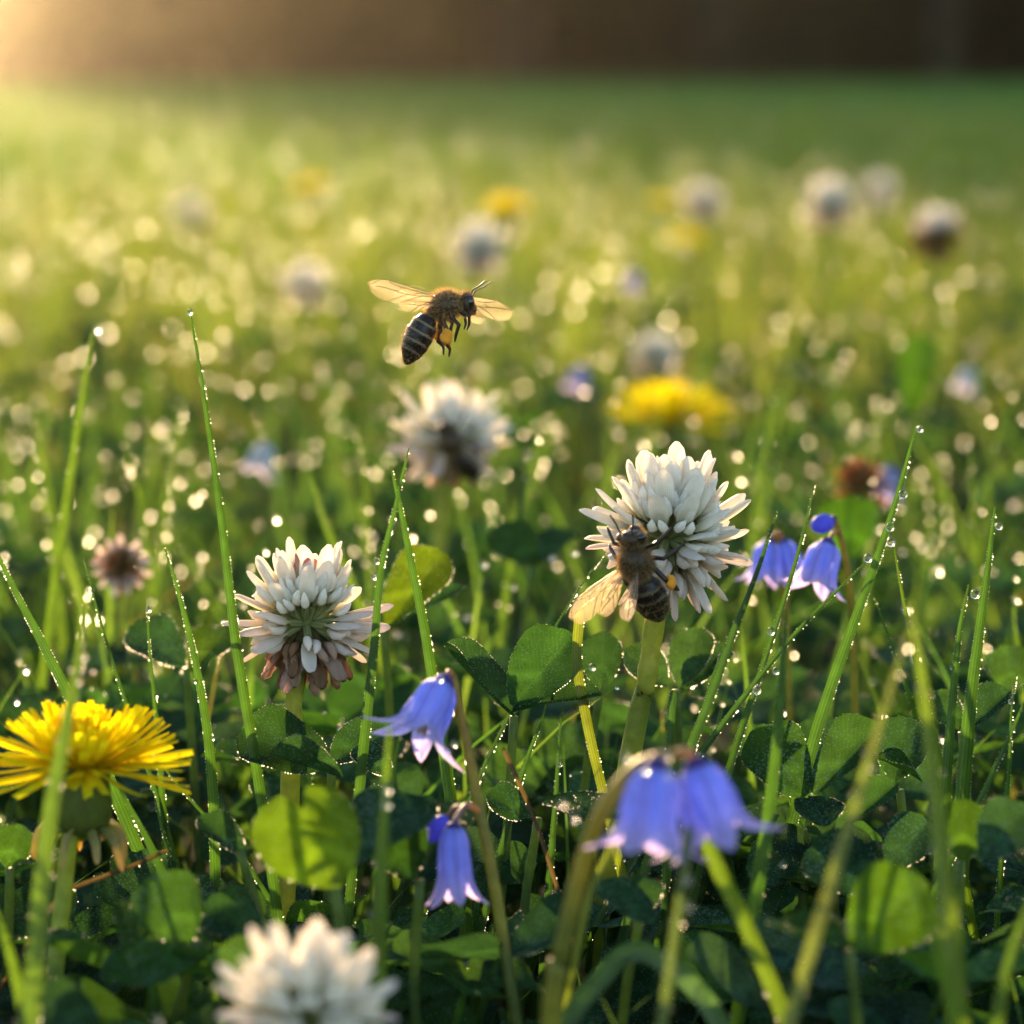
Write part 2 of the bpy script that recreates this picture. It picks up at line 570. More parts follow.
def woods():
    V, FQ, CC = [], [], []
    n = 0
    tk = MB()

    def clump(c, rad, count, size, col):
        nonlocal n
        d = rng.normal(size=(count, 3)); d /= np.linalg.norm(d, axis=1)[:, None]
        rr = rng.uniform(0.35, 1.0, count) ** 0.5
        ctr = np.array(c) + d * rr[:, None] * np.array(rad)
        a = rng.normal(size=(count, 3)); a /= np.linalg.norm(a, axis=1)[:, None]
        b = np.cross(a, rng.normal(size=(count, 3))); b /= np.linalg.norm(b, axis=1)[:, None]
        s = rng.uniform(0.6, 1.3, count)[:, None] * size
        q = np.stack([ctr - a * s, ctr + b * s * 0.55, ctr + a * s, ctr - b * s * 0.55], 1)
        V.append(q.reshape(-1, 3))
        FQ.append(np.arange(n, n + 4 * count).reshape(-1, 4))
        n += 4 * count
        k = rng.uniform(0.6, 1.4, count)
        CC.append(np.repeat(np.outer(k, col), 4, axis=0))

    for row, y0 in enumerate((49, 55, 62, 70)):
        x = edge_x(y0) + 3.2 + row * 0.6
        while x < 62 - row:
            y = y0 + random.uniform(-2, 2)
            h = random.uniform(14, 19)
            r = random.uniform(0.25, 0.45)
            lean = random.uniform(-0.8, 0.8)
            bark = jit((0.022, 0.017, 0.012), 0.3)
            tk.tube([(x, y, -0.2), (x + lean * 0.2, y, h * 0.3), (x + lean * 0.6, y, h * 0.6), (x + lean, y, h * 0.9)],
                    [r * 1.3, r, r * 0.6, r * 0.15], 8, bark)
            for k in range(5):
                a = random.uniform(0, 6.28)
                z = h * random.uniform(0.25, 0.7)
                tk.tube([(x + lean * 0.3, y, z), (x + math.cos(a) * 1.6, y + math.sin(a) * 1.6, z + 0.9), (x + math.cos(a) * 3, y + math.sin(a) * 3, z + 2.4)],
                        [r * 0.45, r * 0.3, r * 0.08], 6, bark)
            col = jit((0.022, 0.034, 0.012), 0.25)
            for k in range(13):
                z = h * random.uniform(0.13, 1.0)
                w = 3.6 * (1 - 0.55 * max(0, z / h - 0.35) / 0.65)
                a = random.uniform(0, 6.28); q = random.uniform(0.2, 0.75) * w
                # the crowns at the sunny edge stop at the same line
                clump((max(x + math.cos(a) * q, edge_x(y) + 2.3), y + math.sin(a) * q, z), (1.9, 1.9, 1.5), 170, 0.34, col)
            x += random.uniform(2.9, 4.0)
    y = 48.0
    while y < 76:                   # leaf wall added along the wood's edge to sharpen its cast shadow
        for z in np.arange(0.8, 17.5, 1.5):
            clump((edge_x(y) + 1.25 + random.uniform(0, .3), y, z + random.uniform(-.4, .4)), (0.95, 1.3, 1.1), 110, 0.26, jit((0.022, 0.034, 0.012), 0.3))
        y += 2.2
    for k in range(150):           # shrubs and saplings under the crowns
        y = random.uniform(46.5, 76)
        x = random.uniform(edge_x(y) + 2.0, 60)
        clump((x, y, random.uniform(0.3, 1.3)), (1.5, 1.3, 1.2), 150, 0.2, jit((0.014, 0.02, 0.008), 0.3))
    for k in range(460):           # and a thicket behind them
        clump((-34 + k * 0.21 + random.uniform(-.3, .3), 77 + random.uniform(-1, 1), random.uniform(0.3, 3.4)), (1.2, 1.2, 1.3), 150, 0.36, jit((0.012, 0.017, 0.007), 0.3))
    for k in range(170):           # a low hedge of bushes closes the field where the sun comes over
        y = random.uniform(48.5, 53)
        x = random.uniform(-45, edge_x(y) + 4)
        clump((x, y, random.uniform(0.4, 2.6)), (1.3, 1.2, 1.1), 170, 0.27, jit((0.016, 0.022, 0.009), 0.3))
    V = np.concatenate(V); FQ = np.concatenate(FQ); CC = np.concatenate(CC)
    nt = len(tk.v)
    # trunks and leaves form one far wood
    me = bpy.data.meshes.new('woods')
    me.from_pydata(tk.v + V.tolist(), [], tk.f + (FQ + nt).tolist())
    finish_mesh(me, np.concatenate([np.array(tk.c), CC]), None, [M_BARK, M_TREE], False)
    mi = np.ones(len(me.polygons), dtype=np.int32); mi[:len(tk.f)] = 0
    me.polygons.foreach_set('material_index', mi)
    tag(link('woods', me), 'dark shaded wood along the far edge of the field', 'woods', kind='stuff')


woods()

# ------------------------------------------------------------------ grass, leaves and dew of the meadow
DEW = []                           # (x, y, z, r) of every small bead


def low_limit(D):
    """How high the general growth stands at a distance: it opens in front of the flowers."""
    D = np.asarray(D)
    py = np.interp(D, [0.12, 0.20, 0.25, 0.30, 0.335, 0.36, 0.40, 0.5, 0.7, 1.0], [1060, 1010, 950, 830, 735, 640, 540, 420, 300, 200])
    return np.where(D > 0.9, 0.1, CAM_H - D * SP - (py - 512) / F * D * CP)


def blades(n, xy, h, w, levels, cols3, lean=(0.1, 0.6), dark=(0.027, 0.072, 0.017), light=(0.056, 0.11, 0.024)):
    """n curved blades as arrays; returns vertices, quads, colours, spines"""
    x, y = xy
    phi = rng.uniform(0, 2 * np.pi, n)
    ln = h * rng.uniform(lean[0], lean[1], n) * rng.choice([1, 1, 1, 1.8], n)
    t = np.linspace(0, 1, levels)
    T = t[None, :]
    px = x[:, None] + (np.cos(phi) * ln)[:, None] * T ** 1.8
    py = y[:, None] + (np.sin(phi) * ln)[:, None] * T ** 1.8
    pz = h[:, None] * (T - 0.12 * T ** 3) / 0.88
    wt = w[:, None] * 0.5 * np.clip(1.06 - T ** 2.2, 0.05, 1) * (0.75 + 0.25 * np.minimum(T * 4, 1))
    tw = phi + np.pi / 2 + rng.normal(0, 0.7, n)
    ax, ay = np.cos(tw), np.sin(tw)
    k = rng.uniform(0, 1, n)[:, None, None]
    base = np.array(dark) * (1 - k) + np.array(light) * k
    straw = (rng.uniform(0, 1, n) < 0.04)[:, None, None]
    base = np.where(straw, np.array([0.10, 0.095, 0.03]), base)
    offs = np.linspace(-1, 1, cols3)
    vs, us = [], []
    for o in offs:
        fold = (1 - abs(o)) * 0.35 if cols3 == 3 else 0
        vs.append(np.stack([px + ax[:, None] * wt * o + np.cos(phi)[:, None] * wt * fold, py + ay[:, None] * wt * o + np.sin(phi)[:, None] * wt * fold, pz - 0.2 * wt * fold], -1))
        us.append(np.stack([np.full_like(px, (o + 1) / 2), np.broadcast_to(T, px.shape), np.zeros_like(px)], -1))
    v = np.stack(vs, 2)            # n, levels, cols, 3
    u = np.stack(us, 2)
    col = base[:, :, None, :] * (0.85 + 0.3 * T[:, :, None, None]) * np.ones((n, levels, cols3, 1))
    idx = np.arange(n * levels * cols3).reshape(n, levels, cols3)
    q = np.stack([idx[:, :-1, :-1], idx[:, :-1, 1:], idx[:, 1:, 1:], idx[:, 1:, :-1]], -1).reshape(-1, 4)
    return v.reshape(-1, 3), q, col.reshape(-1, 3), u.reshape(-1, 3), np.stack([px, py, pz], -1), wt, np.stack([ax, ay], -1)


def meadow_grass():
    parts = []

    def put(y0, y1, dens, hr, wr, levels, c3, half, lean=(0.1, 0.6), mode=1.0, dark=(0.027, 0.072, 0.017), light=(0.056, 0.11, 0.024)):
        area_n = int(dens * (y1 - y0) * 2 * (half[0] + half[1] * (y0 + y1) / 2))
        y = y0 + (y1 - y0) * rng.uniform(0, 1, area_n)
        x = rng.uniform(-1, 1, area_n) * (half[0] + half[1] * y)
        keep = rng.uniform(0, 1, area_n) < (y / y1) ** mode if mode else np.ones(area_n, bool)
        x, y = x[keep], y[keep]
        # tufts: thin out by a slow pattern
        tuft = np.sin(x * 71 + 3 * np.sin(y * 43)) * np.sin(y * 63 + 2 * np.sin(x * 37))
        keep = rng.uniform(0, 1, len(x)) < 0.62 + 0.38 * tuft
        x, y = x[keep], y[keep]
        n = len(x)
        h = rng.uniform(hr[0], hr[1], n)
        lim = low_limit(y) * rng.uniform(0.62, 1.0, n)
        h = np.clip(np.minimum(h, lim), 0.012, None)
        w = rng.uniform(wr[0], wr[1], n)
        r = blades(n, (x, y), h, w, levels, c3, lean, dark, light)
        parts.append(r[:4])
        return r

    wide = (0.08, 0.30)
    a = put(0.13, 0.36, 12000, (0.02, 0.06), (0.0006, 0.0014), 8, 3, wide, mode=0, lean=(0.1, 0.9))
    b = put(0.36, 0.80, 13000, (0.030, 0.080), (0.0006, 0.0016), 8, 3, wide, mode=0, dark=(0.036, 0.092, 0.021), light=(0.082, 0.142, 0.03))  # brightened greens stand in for the glow of the midfield
    c = put(0.80, 2.2, 7000, (0.045, 0.085), (0.0009, 0.0021), 6, 2, wide, mode=0, dark=(0.058, 0.11, 0.025), light=(0.135, 0.16, 0.038))  # yellower greens, the golden low light put into the colour
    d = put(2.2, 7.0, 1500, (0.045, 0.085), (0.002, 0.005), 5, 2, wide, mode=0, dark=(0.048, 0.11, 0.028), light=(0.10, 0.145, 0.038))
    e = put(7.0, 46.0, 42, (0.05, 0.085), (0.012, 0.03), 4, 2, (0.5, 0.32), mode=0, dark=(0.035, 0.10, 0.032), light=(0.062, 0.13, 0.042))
    V, Q, Cc, U, n = [], [], [], [], 0
    for v, q, cc, u in parts:
        V.append(v); Q.append(q + n); Cc.append(cc); U.append(u); n += len(v)
    o = link('grass', np_mesh('grass', np.concatenate(V), np.concatenate(Q), np.concatenate(Cc), np.concatenate(U), M_GRASS))
    tag(o, 'dewy green meadow grass filling the ground between the flowers', 'grass', kind='stuff')

    # dew on the general grass: a drop at the tip or along one edge
    def dew_on(r, p, rad, zone, edge=0.5):
        sp, wt, ax = r[4], r[5], r[6]
        n, lv = sp.shape[:2]
        for i in np.nonzero(rng.uniform(0, 1, n) < p)[0]:
            if not (zone[0] < sp[i, 0, 1] < zone[1]):
                continue
            if abs(sp[i, 0, 0]) > 0.06 + 0.22 * sp[i, 0, 1]:
                continue
            k = lv - 1 if rng.uniform() > edge else rng.integers(max(1, lv // 2), lv)
            s = rng.choice([-1, 1])
            q = sp[i, k].copy()
            q[:2] += ax[i] * s * wt[i, k]
            rr = rad[0] + (rad[1] - rad[0]) * rng.uniform() ** 1.4
            DEW.append((q[0], q[1], q[2] - (0.4 * rr if k == lv - 1 else 0), rr))
    dew_on(a, 0.30, (0.00007, 0.00022), (0.2, 0.36), 0.8)
    dew_on(b, 0.75, (0.00024, 0.00066), (0.36, 0.8), 0.6)
    dew_on(b, 0.45, (0.00020, 0.0005), (0.36, 0.8), 1.0)
    dew_on(c, 0.24, (0.0003, 0.0008), (0.8, 2.2), 1.0)
    dew_on(c, 0.30, (0.00035, 0.0010), (0.8, 2.2), 0.6)
    dew_on(d, 0.30, (0.0005, 0.0014), (2.2, 7.0), 0.5)
    # rows of beads along some blades behind the flowers
    sp, wt, ax = b[4], b[5], b[6]
    for i in np.nonzero(rng.uniform(0, 1, len(sp)) < 0.05)[0]:
        if abs(sp[i, 0, 0]) > 0.06 + 0.2 * sp[i, 0, 1]:
            continue
        s = rng.choice([-1, 1])
        for t in np.arange(0.35, 1.0, 0.07):
            f = t * (sp.shape[1] - 1); k = int(f); u = f - k
            q = sp[i, k] * (1 - u) + sp[i, k + 1] * u
            q[:2] += ax[i] * s * (wt[i, k] * (1 - u) + wt[i, k + 1] * u)
            DEW.append((q[0], q[1], q[2], rng.uniform(0.00016, 0.00036)))


meadow_grass()


# ---- clover leaflets
def leaflet(mb, base, tip, width, nrm, fold=0.25, cup=0.1, notch=0.06, col=(0.04, 0.10, 0.02), nu=16, nv=9, dew=0, wav=0.03, shape=1.0):
    base, tip = Vector(base), Vector(tip)
    ax = tip - base
    Ln = ax.length
    ax.normalize()
    n = Vector(nrm)
    n = (n - ax * n.dot(ax)).normalized()
    side = ax.cross(n)
    ph = random.uniform(0, 6)

    def prof(u):
        return interp(u, [0, .06, .18, .35, .55, .72, .86, .95, 1], [.05, .26, .56, .83, .98, 1.0, .86, .60, .34])

    def fn(u, v):
        w = prof(u) * width * 0.5
        av = abs(v)
        lu = u * Ln * (1 - notch * (1 - av) ** 1.5 * u ** 5) - Ln * 0.10 * av ** 2 * max(0, u - 0.55) * 1.6
        p = base + ax * lu + side * (v * w)
        p += n * (fold * av ** 1.3 * w + cup * Ln * u * u + wav * width * math.sin(u * 7 + ph + 2 * v) * av)
        c = tuple(q * (0.92 + 0.16 * (1 - av)) for q in col)
        return p, c, (u, v, 0)
    mb.grid(fn, nu, nv)
    if dew:
        for k in range(int(dew * 75)):          # beads along the margin
            u = random.uniform(0.08, 1.0); v = random.choice([-1, 1]) * (1 if u < 0.96 else random.uniform(0, 1))
            p, _, _ = fn(u, v)
            DEW.append((p.x, p.y, p.z, random.uniform(0.00004, 0.00011)))
        for k in range(int(dew * 70)):          # and fine ones over the face
            p, _, _ = fn(random.uniform(0.1, 0.98), random.uniform(-1, 1))
            p = p + n * 0.00005
            DEW.append((p.x, p.y, p.z, random.uniform(0.00003, 0.00007)))
    return fn


def undergrowth():
    """The mass of clover leaves low in the grass, one surface."""
    mb = MB()
    n = 0
    for k in range(1900):
        y = random.uniform(0.17, 1.15) if random.random() < 0.6 else random.uniform(0.2, 0.42)
        x = random.uniform(-1, 1) * (0.06 + 0.23 * y)
        z = min(random.uniform(0.012, 0.045), float(low_limit(y)) * random.uniform(0.55, 0.98))
        if z < 0.008:
            continue
        c = Vector((x, y, z))
        col = jit(random.choice([(0.020, 0.058, 0.020), (0.028, 0.075, 0.018), (0.020, 0.054, 0.028)]), 0.2)
        a0 = random.uniform(0, 6.28)
        up = Vector((random.gauss(0, 0.35), random.gauss(0, 0.35) - 0.15, 1)).normalized()
        s = random.uniform(0.0065, 0.012)
        for j in range(3):
            a = a0 + j * 2.094 + random.gauss(0, 0.15)
            d = Vector((math.cos(a), math.sin(a), random.uniform(-0.25, 0.5)))
            leaflet(mb, c, c + d.normalized() * s, s * random.uniform(0.75, 0.95), up, random.uniform(0.05, 0.6), random.uniform(-0.2, 0.2), 0.06, col,
                    8, 5, dew=0.25 if y < 0.5 and random.random() < 0.5 else 0)
        ft = c + Vector((random.gauss(0, 0.006), random.gauss(0, 0.006), 0)); ft.z = 0
        mb.tube([ft, ft.lerp(c, 0.6) + Vector((0, 0, z * 0.1)), c], 0.0004, 5, jit((0.06, 0.12, 0.025), 0.2), cap=False)
    o = mb.build('clover_leaves', M_LEAF)
    tag(o, 'low dark clover leaves crowded between the grass', 'undergrowth', kind='stuff')


undergrowth()


# ------------------------------------------------------------------ single grass blades
BLADE_FN = []


def face_cam(t, p, turn):
    """A width direction for a blade: across the view, turned by an angle."""
    view = (Vector((0, 0, CAM_H)) - p).normalized()
    s = t.cross(view).normalized()
    f = s.cross(t).normalized()
    return s * math.cos(turn) + f * math.sin(turn), f * math.cos(turn) - s * math.sin(turn)


def blade(label, pts, D, wpx, Db=None, col=(0.035, 0.095, 0.013), turn=0.5, dew=0.6, fold=0.4, blunt=False, group='tall dewy grass blades', both=True, kind='grass_blade', bead=1.0, yellow=0.0):
    """Tip first; positions in the picture, distances at tip and base; the blade goes on down into the ground."""
    Db = Db or D
    m = len(pts)
    w = [P(x, y, D + (Db - D) * (i / max(1, m - 1))) for i, (x, y) in enumerate(pts)]
    sp = catmull(w, 30)
    d = (sp[-1] - sp[-4])
    if d.z > -1e-5: d = Vector((d.x, d.y, -0.5 * d.length))
    last = sp[-1]
    steps = 6
    slope = d / -d.z
    slope.x = max(-0.7, min(0.7, slope.x)); slope.y = max(-0.5, min(0.5, slope.y))
    for k in range(1, steps + 1):
        f = k / steps
        q = last + slope * (last.z + 0.001) * f
        q.x -= slope.x * (last.z) * 0.35 * f * f
        sp.append(q)
    ft = sp[-1].copy()
    n = len(sp)
    L = [0]
    for i in range(1, n): L.append(L[-1] + (sp[i] - sp[i - 1]).length)
    tot = L[-1]
    W = wpx * D / F
    mb = MB()
    cols = 7
    vs, fs, cs, us = [], [], [], []
    edges = []
    ph = random.uniform(0, 6)
    for i, p in enumerate(sp):
        t = (sp[max(i - 1, 0)] - sp[min(i + 1, n - 1)]).normalized()
        q = L[i] / tot
        s, f = face_cam(t, p, turn + 0.25 * math.sin(ph + 3 * q))
        s0 = L[i]
        if blunt:
            wd = W * 0.5 * min(1.0, 0.5 + s0 / (W * 1.2))
        else:
            wd = W * 0.5 * min(1.0, 0.10 + (s0 / (tot * 0.42)) ** 0.62) * (1.0 - 0.25 * max(0, q - 0.6))
        for k in range(cols):
            v = -1 + 2 * k / (cols - 1)
            vs.append(p + s * v * wd + f * (abs(v) - 0.5) * fold * wd)
            c = lerp3(col, (col[0] * 1.7 + 0.02, col[1] * 1.25, col[2]), max(0, q - 0.7) * 1.6 + yellow)
            cs.append(c); us.append(((v + 1) / 2, q, 0))
        edges.append((p + s * wd + f * 0.5 * fold * wd, p - s * wd + f * 0.5 * fold * wd))
    for i in range(n - 1):
        for k in range(cols - 1):
            fs.append((i * cols + k, i * cols + k + 1, (i + 1) * cols + k + 1, (i + 1) * cols + k))
    mb.add(vs, fs, cs, us)
    o = mb.build(kind, M_BLADE, origin=ft)
    tag(o, label, 'grass blade', group)
    if dew:
        for e in (((0, 1) if random.random() < 0.75 else (random.choice((0, 1)),)) if both else (0,)):
            s0 = 0.0
            w1, w2 = random.uniform(0, 6), random.uniform(900, 2200)
            thin = random.uniform(0.65, 1.1)
            while s0 < tot * 0.85:
                s0 += random.uniform(0.15, 0.45) * MM / dew * (0.8 if s0 < tot * 0.4 else 1.3)
                i = min(n - 2, int(np.searchsorted(L, s0)) - 1)
                if i < 0: continue
                u = (s0 - L[i]) / max(1e-9, L[i + 1] - L[i])
                if u > 1: break
                q = edges[i][e].lerp(edges[i + 1][e], u)
                if random.random() > thin * (0.5 + 0.5 * math.sin(w1 + s0 * w2) + 0.25 * math.sin(w1 * 3 + s0 * w2 * 3.7)): continue
                rr = (0.035 + 0.11 * random.random() ** 2.2) * MM * bead
                if random.random() < 0.06: rr *= 1.5 + random.random()
                DEW.append((q.x, q.y, q.z, rr))
    return o


# ------------------------------------------------------------------ clover heads
LAT = [0]


def floret_mesh(name, L, A, curl, base, mid, tip, calyx=(0.44, 0.48, 0.22), lobes=True, shrivel=0.0):
    mb = MB()
    LAT[0] += 1
    lat = 0.05 * L * ((LAT[0] * 0.618) % 1 * 2 - 1)
    ns, nr = 17, 12
    vs, fs, cs, us = [], [], [], []
    for i in range(ns):
        s = i / (ns - 1)
        if s < 0.30:
            a = 0.44 + 0.2 * s; b = a
            c = calyx
        else:
            q = (s - 0.30) / 0.70
            a = A * interp(q, [0, .12, .28, .48, .70, .86, .95, 1], [.40, .62, .88, 1.0, .98, .86, .64, .22])
            b = a * interp(q, [0, .3, 1], [1.0, .72, .60])
            c = lerp3(base, mid, min(1, q / 0.45)) if q < 0.45 else lerp3(mid, tip, ((q - 0.45) / 0.55) ** 1.5)
        off = curl * L * (s * s) + (0.12 * math.sin(s * 9) if shrivel else 0)
        for k in range(nr):
            ph = 2 * math.pi * k / nr
            cx, sx = math.cos(ph), math.sin(ph)
            if s < 0.30:
                x = b * sx; y = a * cx
                cc = lerp3(c, (0.16, 0.21, 0.06), 0.5 if k % 2 else 0.0)
            else:
                y = a * cx
                x = b * (1 - abs(cx) ** 1.3) * (1.0 if sx > 0 else 0.28) if abs(sx) > 1e-6 else 0
                if shrivel: x += shrivel * 0.25 * math.sin(k * 2.1 + i)
                cc = lerp3(c, base, 0.25 * (1 - abs(cx)) if sx > 0 else 0)
            vs.append(Vector((off + x, y + lat * s * s, s * L)) * MM); cs.append(cc); us.append(((cx + 1) / 2, s, 0))
    for i in range(ns - 1):
        for k in range(nr):
            k2 = (k + 1) % nr
            fs.append((i * nr + k, i * nr + k2, (i + 1) * nr + k2, (i + 1) * nr + k))
    fs.append(tuple((ns - 1) * nr + k for k in range(nr)))
    mb.add(vs, fs, cs, us)
    # calyx teeth
    for k in range(5):
        a = k * 1.2566
        p0 = Vector((0.42 * math.cos(a), 0.42 * math.sin(a), 0.27 * L)) * MM
        p1 = Vector((0.62 * math.cos(a), 0.62 * math.sin(a), 0.46 * L)) * MM
        mb.tube([p0, p0.lerp(p1, .5), p1], [0.13 * MM, 0.09 * MM, 0.015 * MM], 5, [calyx, (0.16, 0.17, 0.05), (0.2, 0.1, 0.06)])
    if lobes:                                   # the two wing petals and keel at the mouth
        for s in (-1, 1):
            pts = [Vector((-0.25, s * 0.42, L * 0.36)), Vector((-0.62, s * 0.62, L * 0.50)), Vector((-0.62, s * 0.55, L * 0.62)), Vector((-0.35, s * 0.4, L * 0.72))]
            mb.tube([p * MM for p in pts], [0.26 * MM, 0.50 * MM, 0.46 * MM, 0.12 * MM], 8, [base, mid, mid, mid])
    return mb.mesh(name, M_PETAL)


W0, W1, W2 = (0.70, 0.70, 0.46), (0.90, 0.89, 0.87), (0.91, 0.88, 0.87)
FL = {
    'fresh': [floret_mesh('floret', 8.1, 1.02, 0.15, W0, W1, W2), floret_mesh('floret', 8.6, 1.10, 0.21, W0, (0.90, 0.89, 0.87), (0.90, 0.85, 0.84)),
              floret_mesh('floret', 7.7, 0.95, 0.25, (0.62, 0.64, 0.4), W1, W2), floret_mesh('floret', 8.3, 1.12, 0.12, W0, (0.87, 0.86, 0.84), W2)],
    'side': [floret_mesh('floret', 8.5, 0.95, 0.07, (0.66, 0.60, 0.40), (0.82, 0.76, 0.74), (0.84, 0.72, 0.73)),
             floret_mesh('floret', 8.0, 1.0, 0.12, (0.62, 0.58, 0.38), (0.82, 0.77, 0.75), (0.86, 0.80, 0.79))],
    'old': [floret_mesh('floret', 7.2, 0.85, 0.08, (0.52, 0.42, 0.28), (0.64, 0.48, 0.46), (0.66, 0.50, 0.46), (0.17, 0.15, 0.06), shrivel=1.0),
            floret_mesh('floret', 7.0, 0.8, 0.12, (0.44, 0.30, 0.18), (0.56, 0.41, 0.34), (0.55, 0.38, 0.29), (0.15, 0.12, 0.05), shrivel=1.0),
            floret_mesh('floret', 6.5, 0.8, 0.16, (0.28, 0.16, 0.08), (0.36, 0.22, 0.13), (0.34, 0.20, 0.11), (0.14, 0.10, 0.05), shrivel=1.0)],
    'bud': [floret_mesh('floret', 5.6, 0.55, 0.0, (0.35, 0.40, 0.16), (0.62, 0.60, 0.46), (0.58, 0.20, 0.26), lobes=False),
            floret_mesh('floret', 5.2, 0.5, 0.0, (0.3, 0.36, 0.14), (0.6, 0.58, 0.42), (0.56, 0.20, 0.26), lobes=False)],
    'brown': [floret_mesh('floret', 6.8, 0.95, 0.1, (0.40, 0.22, 0.10), (0.58, 0.30, 0.13), (0.64, 0.36, 0.15), (0.12, 0.08, 0.04), lobes=False, shrivel=1.0),
              floret_mesh('floret', 6.2, 0.85, 0.15, (0.2, 0.10, 0.05), (0.32, 0.15, 0.07), (0.40, 0.19, 0.08), (0.08, 0.05, 0.03), lobes=False, shrivel=1.0)],
}
CORE = None


def clover(label, c, size, axis, stem, rows, seed, group='white clover heads', foot=None, stem_w=1.05, gap=2.0, stem_col=(0.17, 0.23, 0.045), name='clover_flower'):
    """c: centre of the head; size: length scale; rows: list of (polar angle, count, kind, lift, scale) from the top down."""
    rs = random.Random(seed)
    c = Vector(c)
    ax = Vector(axis).normalized()
    low = [Vector(p) for p in stem]
    ft = Vector(low[-1])
    if ft.z > 0.0005:
        d = ft - (low[-2] if len(low) > 1 else c)
        k = -ft.z / min(d.z, -0.2 * d.length)
        ft = ft + d * k * 0.8
        ft.z = 0
        low.append(ft)
    root = thing(name, ft, label, 'clover flower', group)
    sp = catmull([c - ax * 1.0 * MM * size] + low, 22)
    mb = MB()
    mb.tube(sp, [stem_w * MM * size * (1.0 + 0.1 * math.sin(i * 1.7)) for i in range(22)], 12, [jit(stem_col, 0.06) for _ in sp])
    mb.build('stem', M_STEM, root, ft)
    # the small green core the florets stand on
    mb = MB()
    fr = frame((0, 0, 0), ax, Vector((1, 0, 0)))
    mb.ellipsoid(c + ax * 0.6 * MM * size, (1.1 * MM * size, 1.1 * MM * size, 2.2 * MM * size), (0.24, 0.28, 0.09), fr.to_3x3())
    mb.build('receptacle', M_STEM, root, ft)
    az0 = 0
    ref = fr.to_3x3() @ Vector((1, 0, 0))
    ref2 = fr.to_3x3() @ Vector((0, 1, 0))
    for (th, cnt, kind, lift, scl) in rows:
        az0 += 0.4 + rs.random()
        for k in range(cnt):
            az = az0 + 2 * math.pi * (k + rs.uniform(-0.22, 0.22)) / cnt
            t = R(th + rs.gauss(0, 3.5))
            out = ref * math.cos(az) + ref2 * math.sin(az)
            d = ax * math.cos(t) + out * math.sin(t)
            if 52 < th < 130 and d.dot((Vector((0, 0, CAM_H)) - c).normalized()) > gap:
                continue            # the open side, where the green stalks of the florets show
            up = (ax * math.sin(t) - out * math.cos(t))
            p = c + out * 1.3 * MM * size * math.sin(t) + ax * MM * size * (0.3 + 1.0 * math.cos(t)) + d * lift * MM * size
            hint = up + out.cross(ax) * rs.gauss(0, 0.35)
            me = rs.choice(FL[kind])
            o = link('floret', me, root)
            s = size * scl * rs.uniform(0.9, 1.08)
            M = frame(p - ft, d, hint if t < R(115) else -hint)
            o.matrix_local = M @ Matrix.Diagonal((s, s * rs.uniform(0.9, 1.1), s, 1))
    return root, ft


# ------------------------------------------------------------------ dandelions
def ray_mesh(name, L, W, curl, base, tip, teeth=True):
    mb = MB()

    def fn(u, v):
        w = W * 0.5 * interp(u, [0, .15, .5, .9, 1], [.35, .7, 1, .95, .8])
        z = L * u
        if teeth and u > 0.97: z += 0.35 * (1 if abs(abs(v) - 0.5) < 0.1 or abs(v) > 0.9 or abs(v) < 0.1 else -0.6) * 0.6
        x = curl * L * u * u - 0.22 * w * v * v + 0.05 * math.sin(6 * u)
        return Vector((x, v * w, z)) * MM, lerp3(base, tip, u), ((v + 1) / 2, u, 0)
    mb.grid(fn, 9, 9)
    return mb.mesh(name, M_RAY)


Y0, Y1 = (0.82, 0.56, 0.008), (0.88, 0.69, 0.012)
RAYS = [ray_mesh('ray_floret', 11.0, 1.35, 0.05, Y0, Y1), ray_mesh('ray_floret', 10.2, 1.2, -0.06, Y0, (0.87, 0.77, 0.014)), ray_mesh('ray_floret', 10.6, 1.5, 0.12, Y0, (0.84, 0.70, 0.010))]


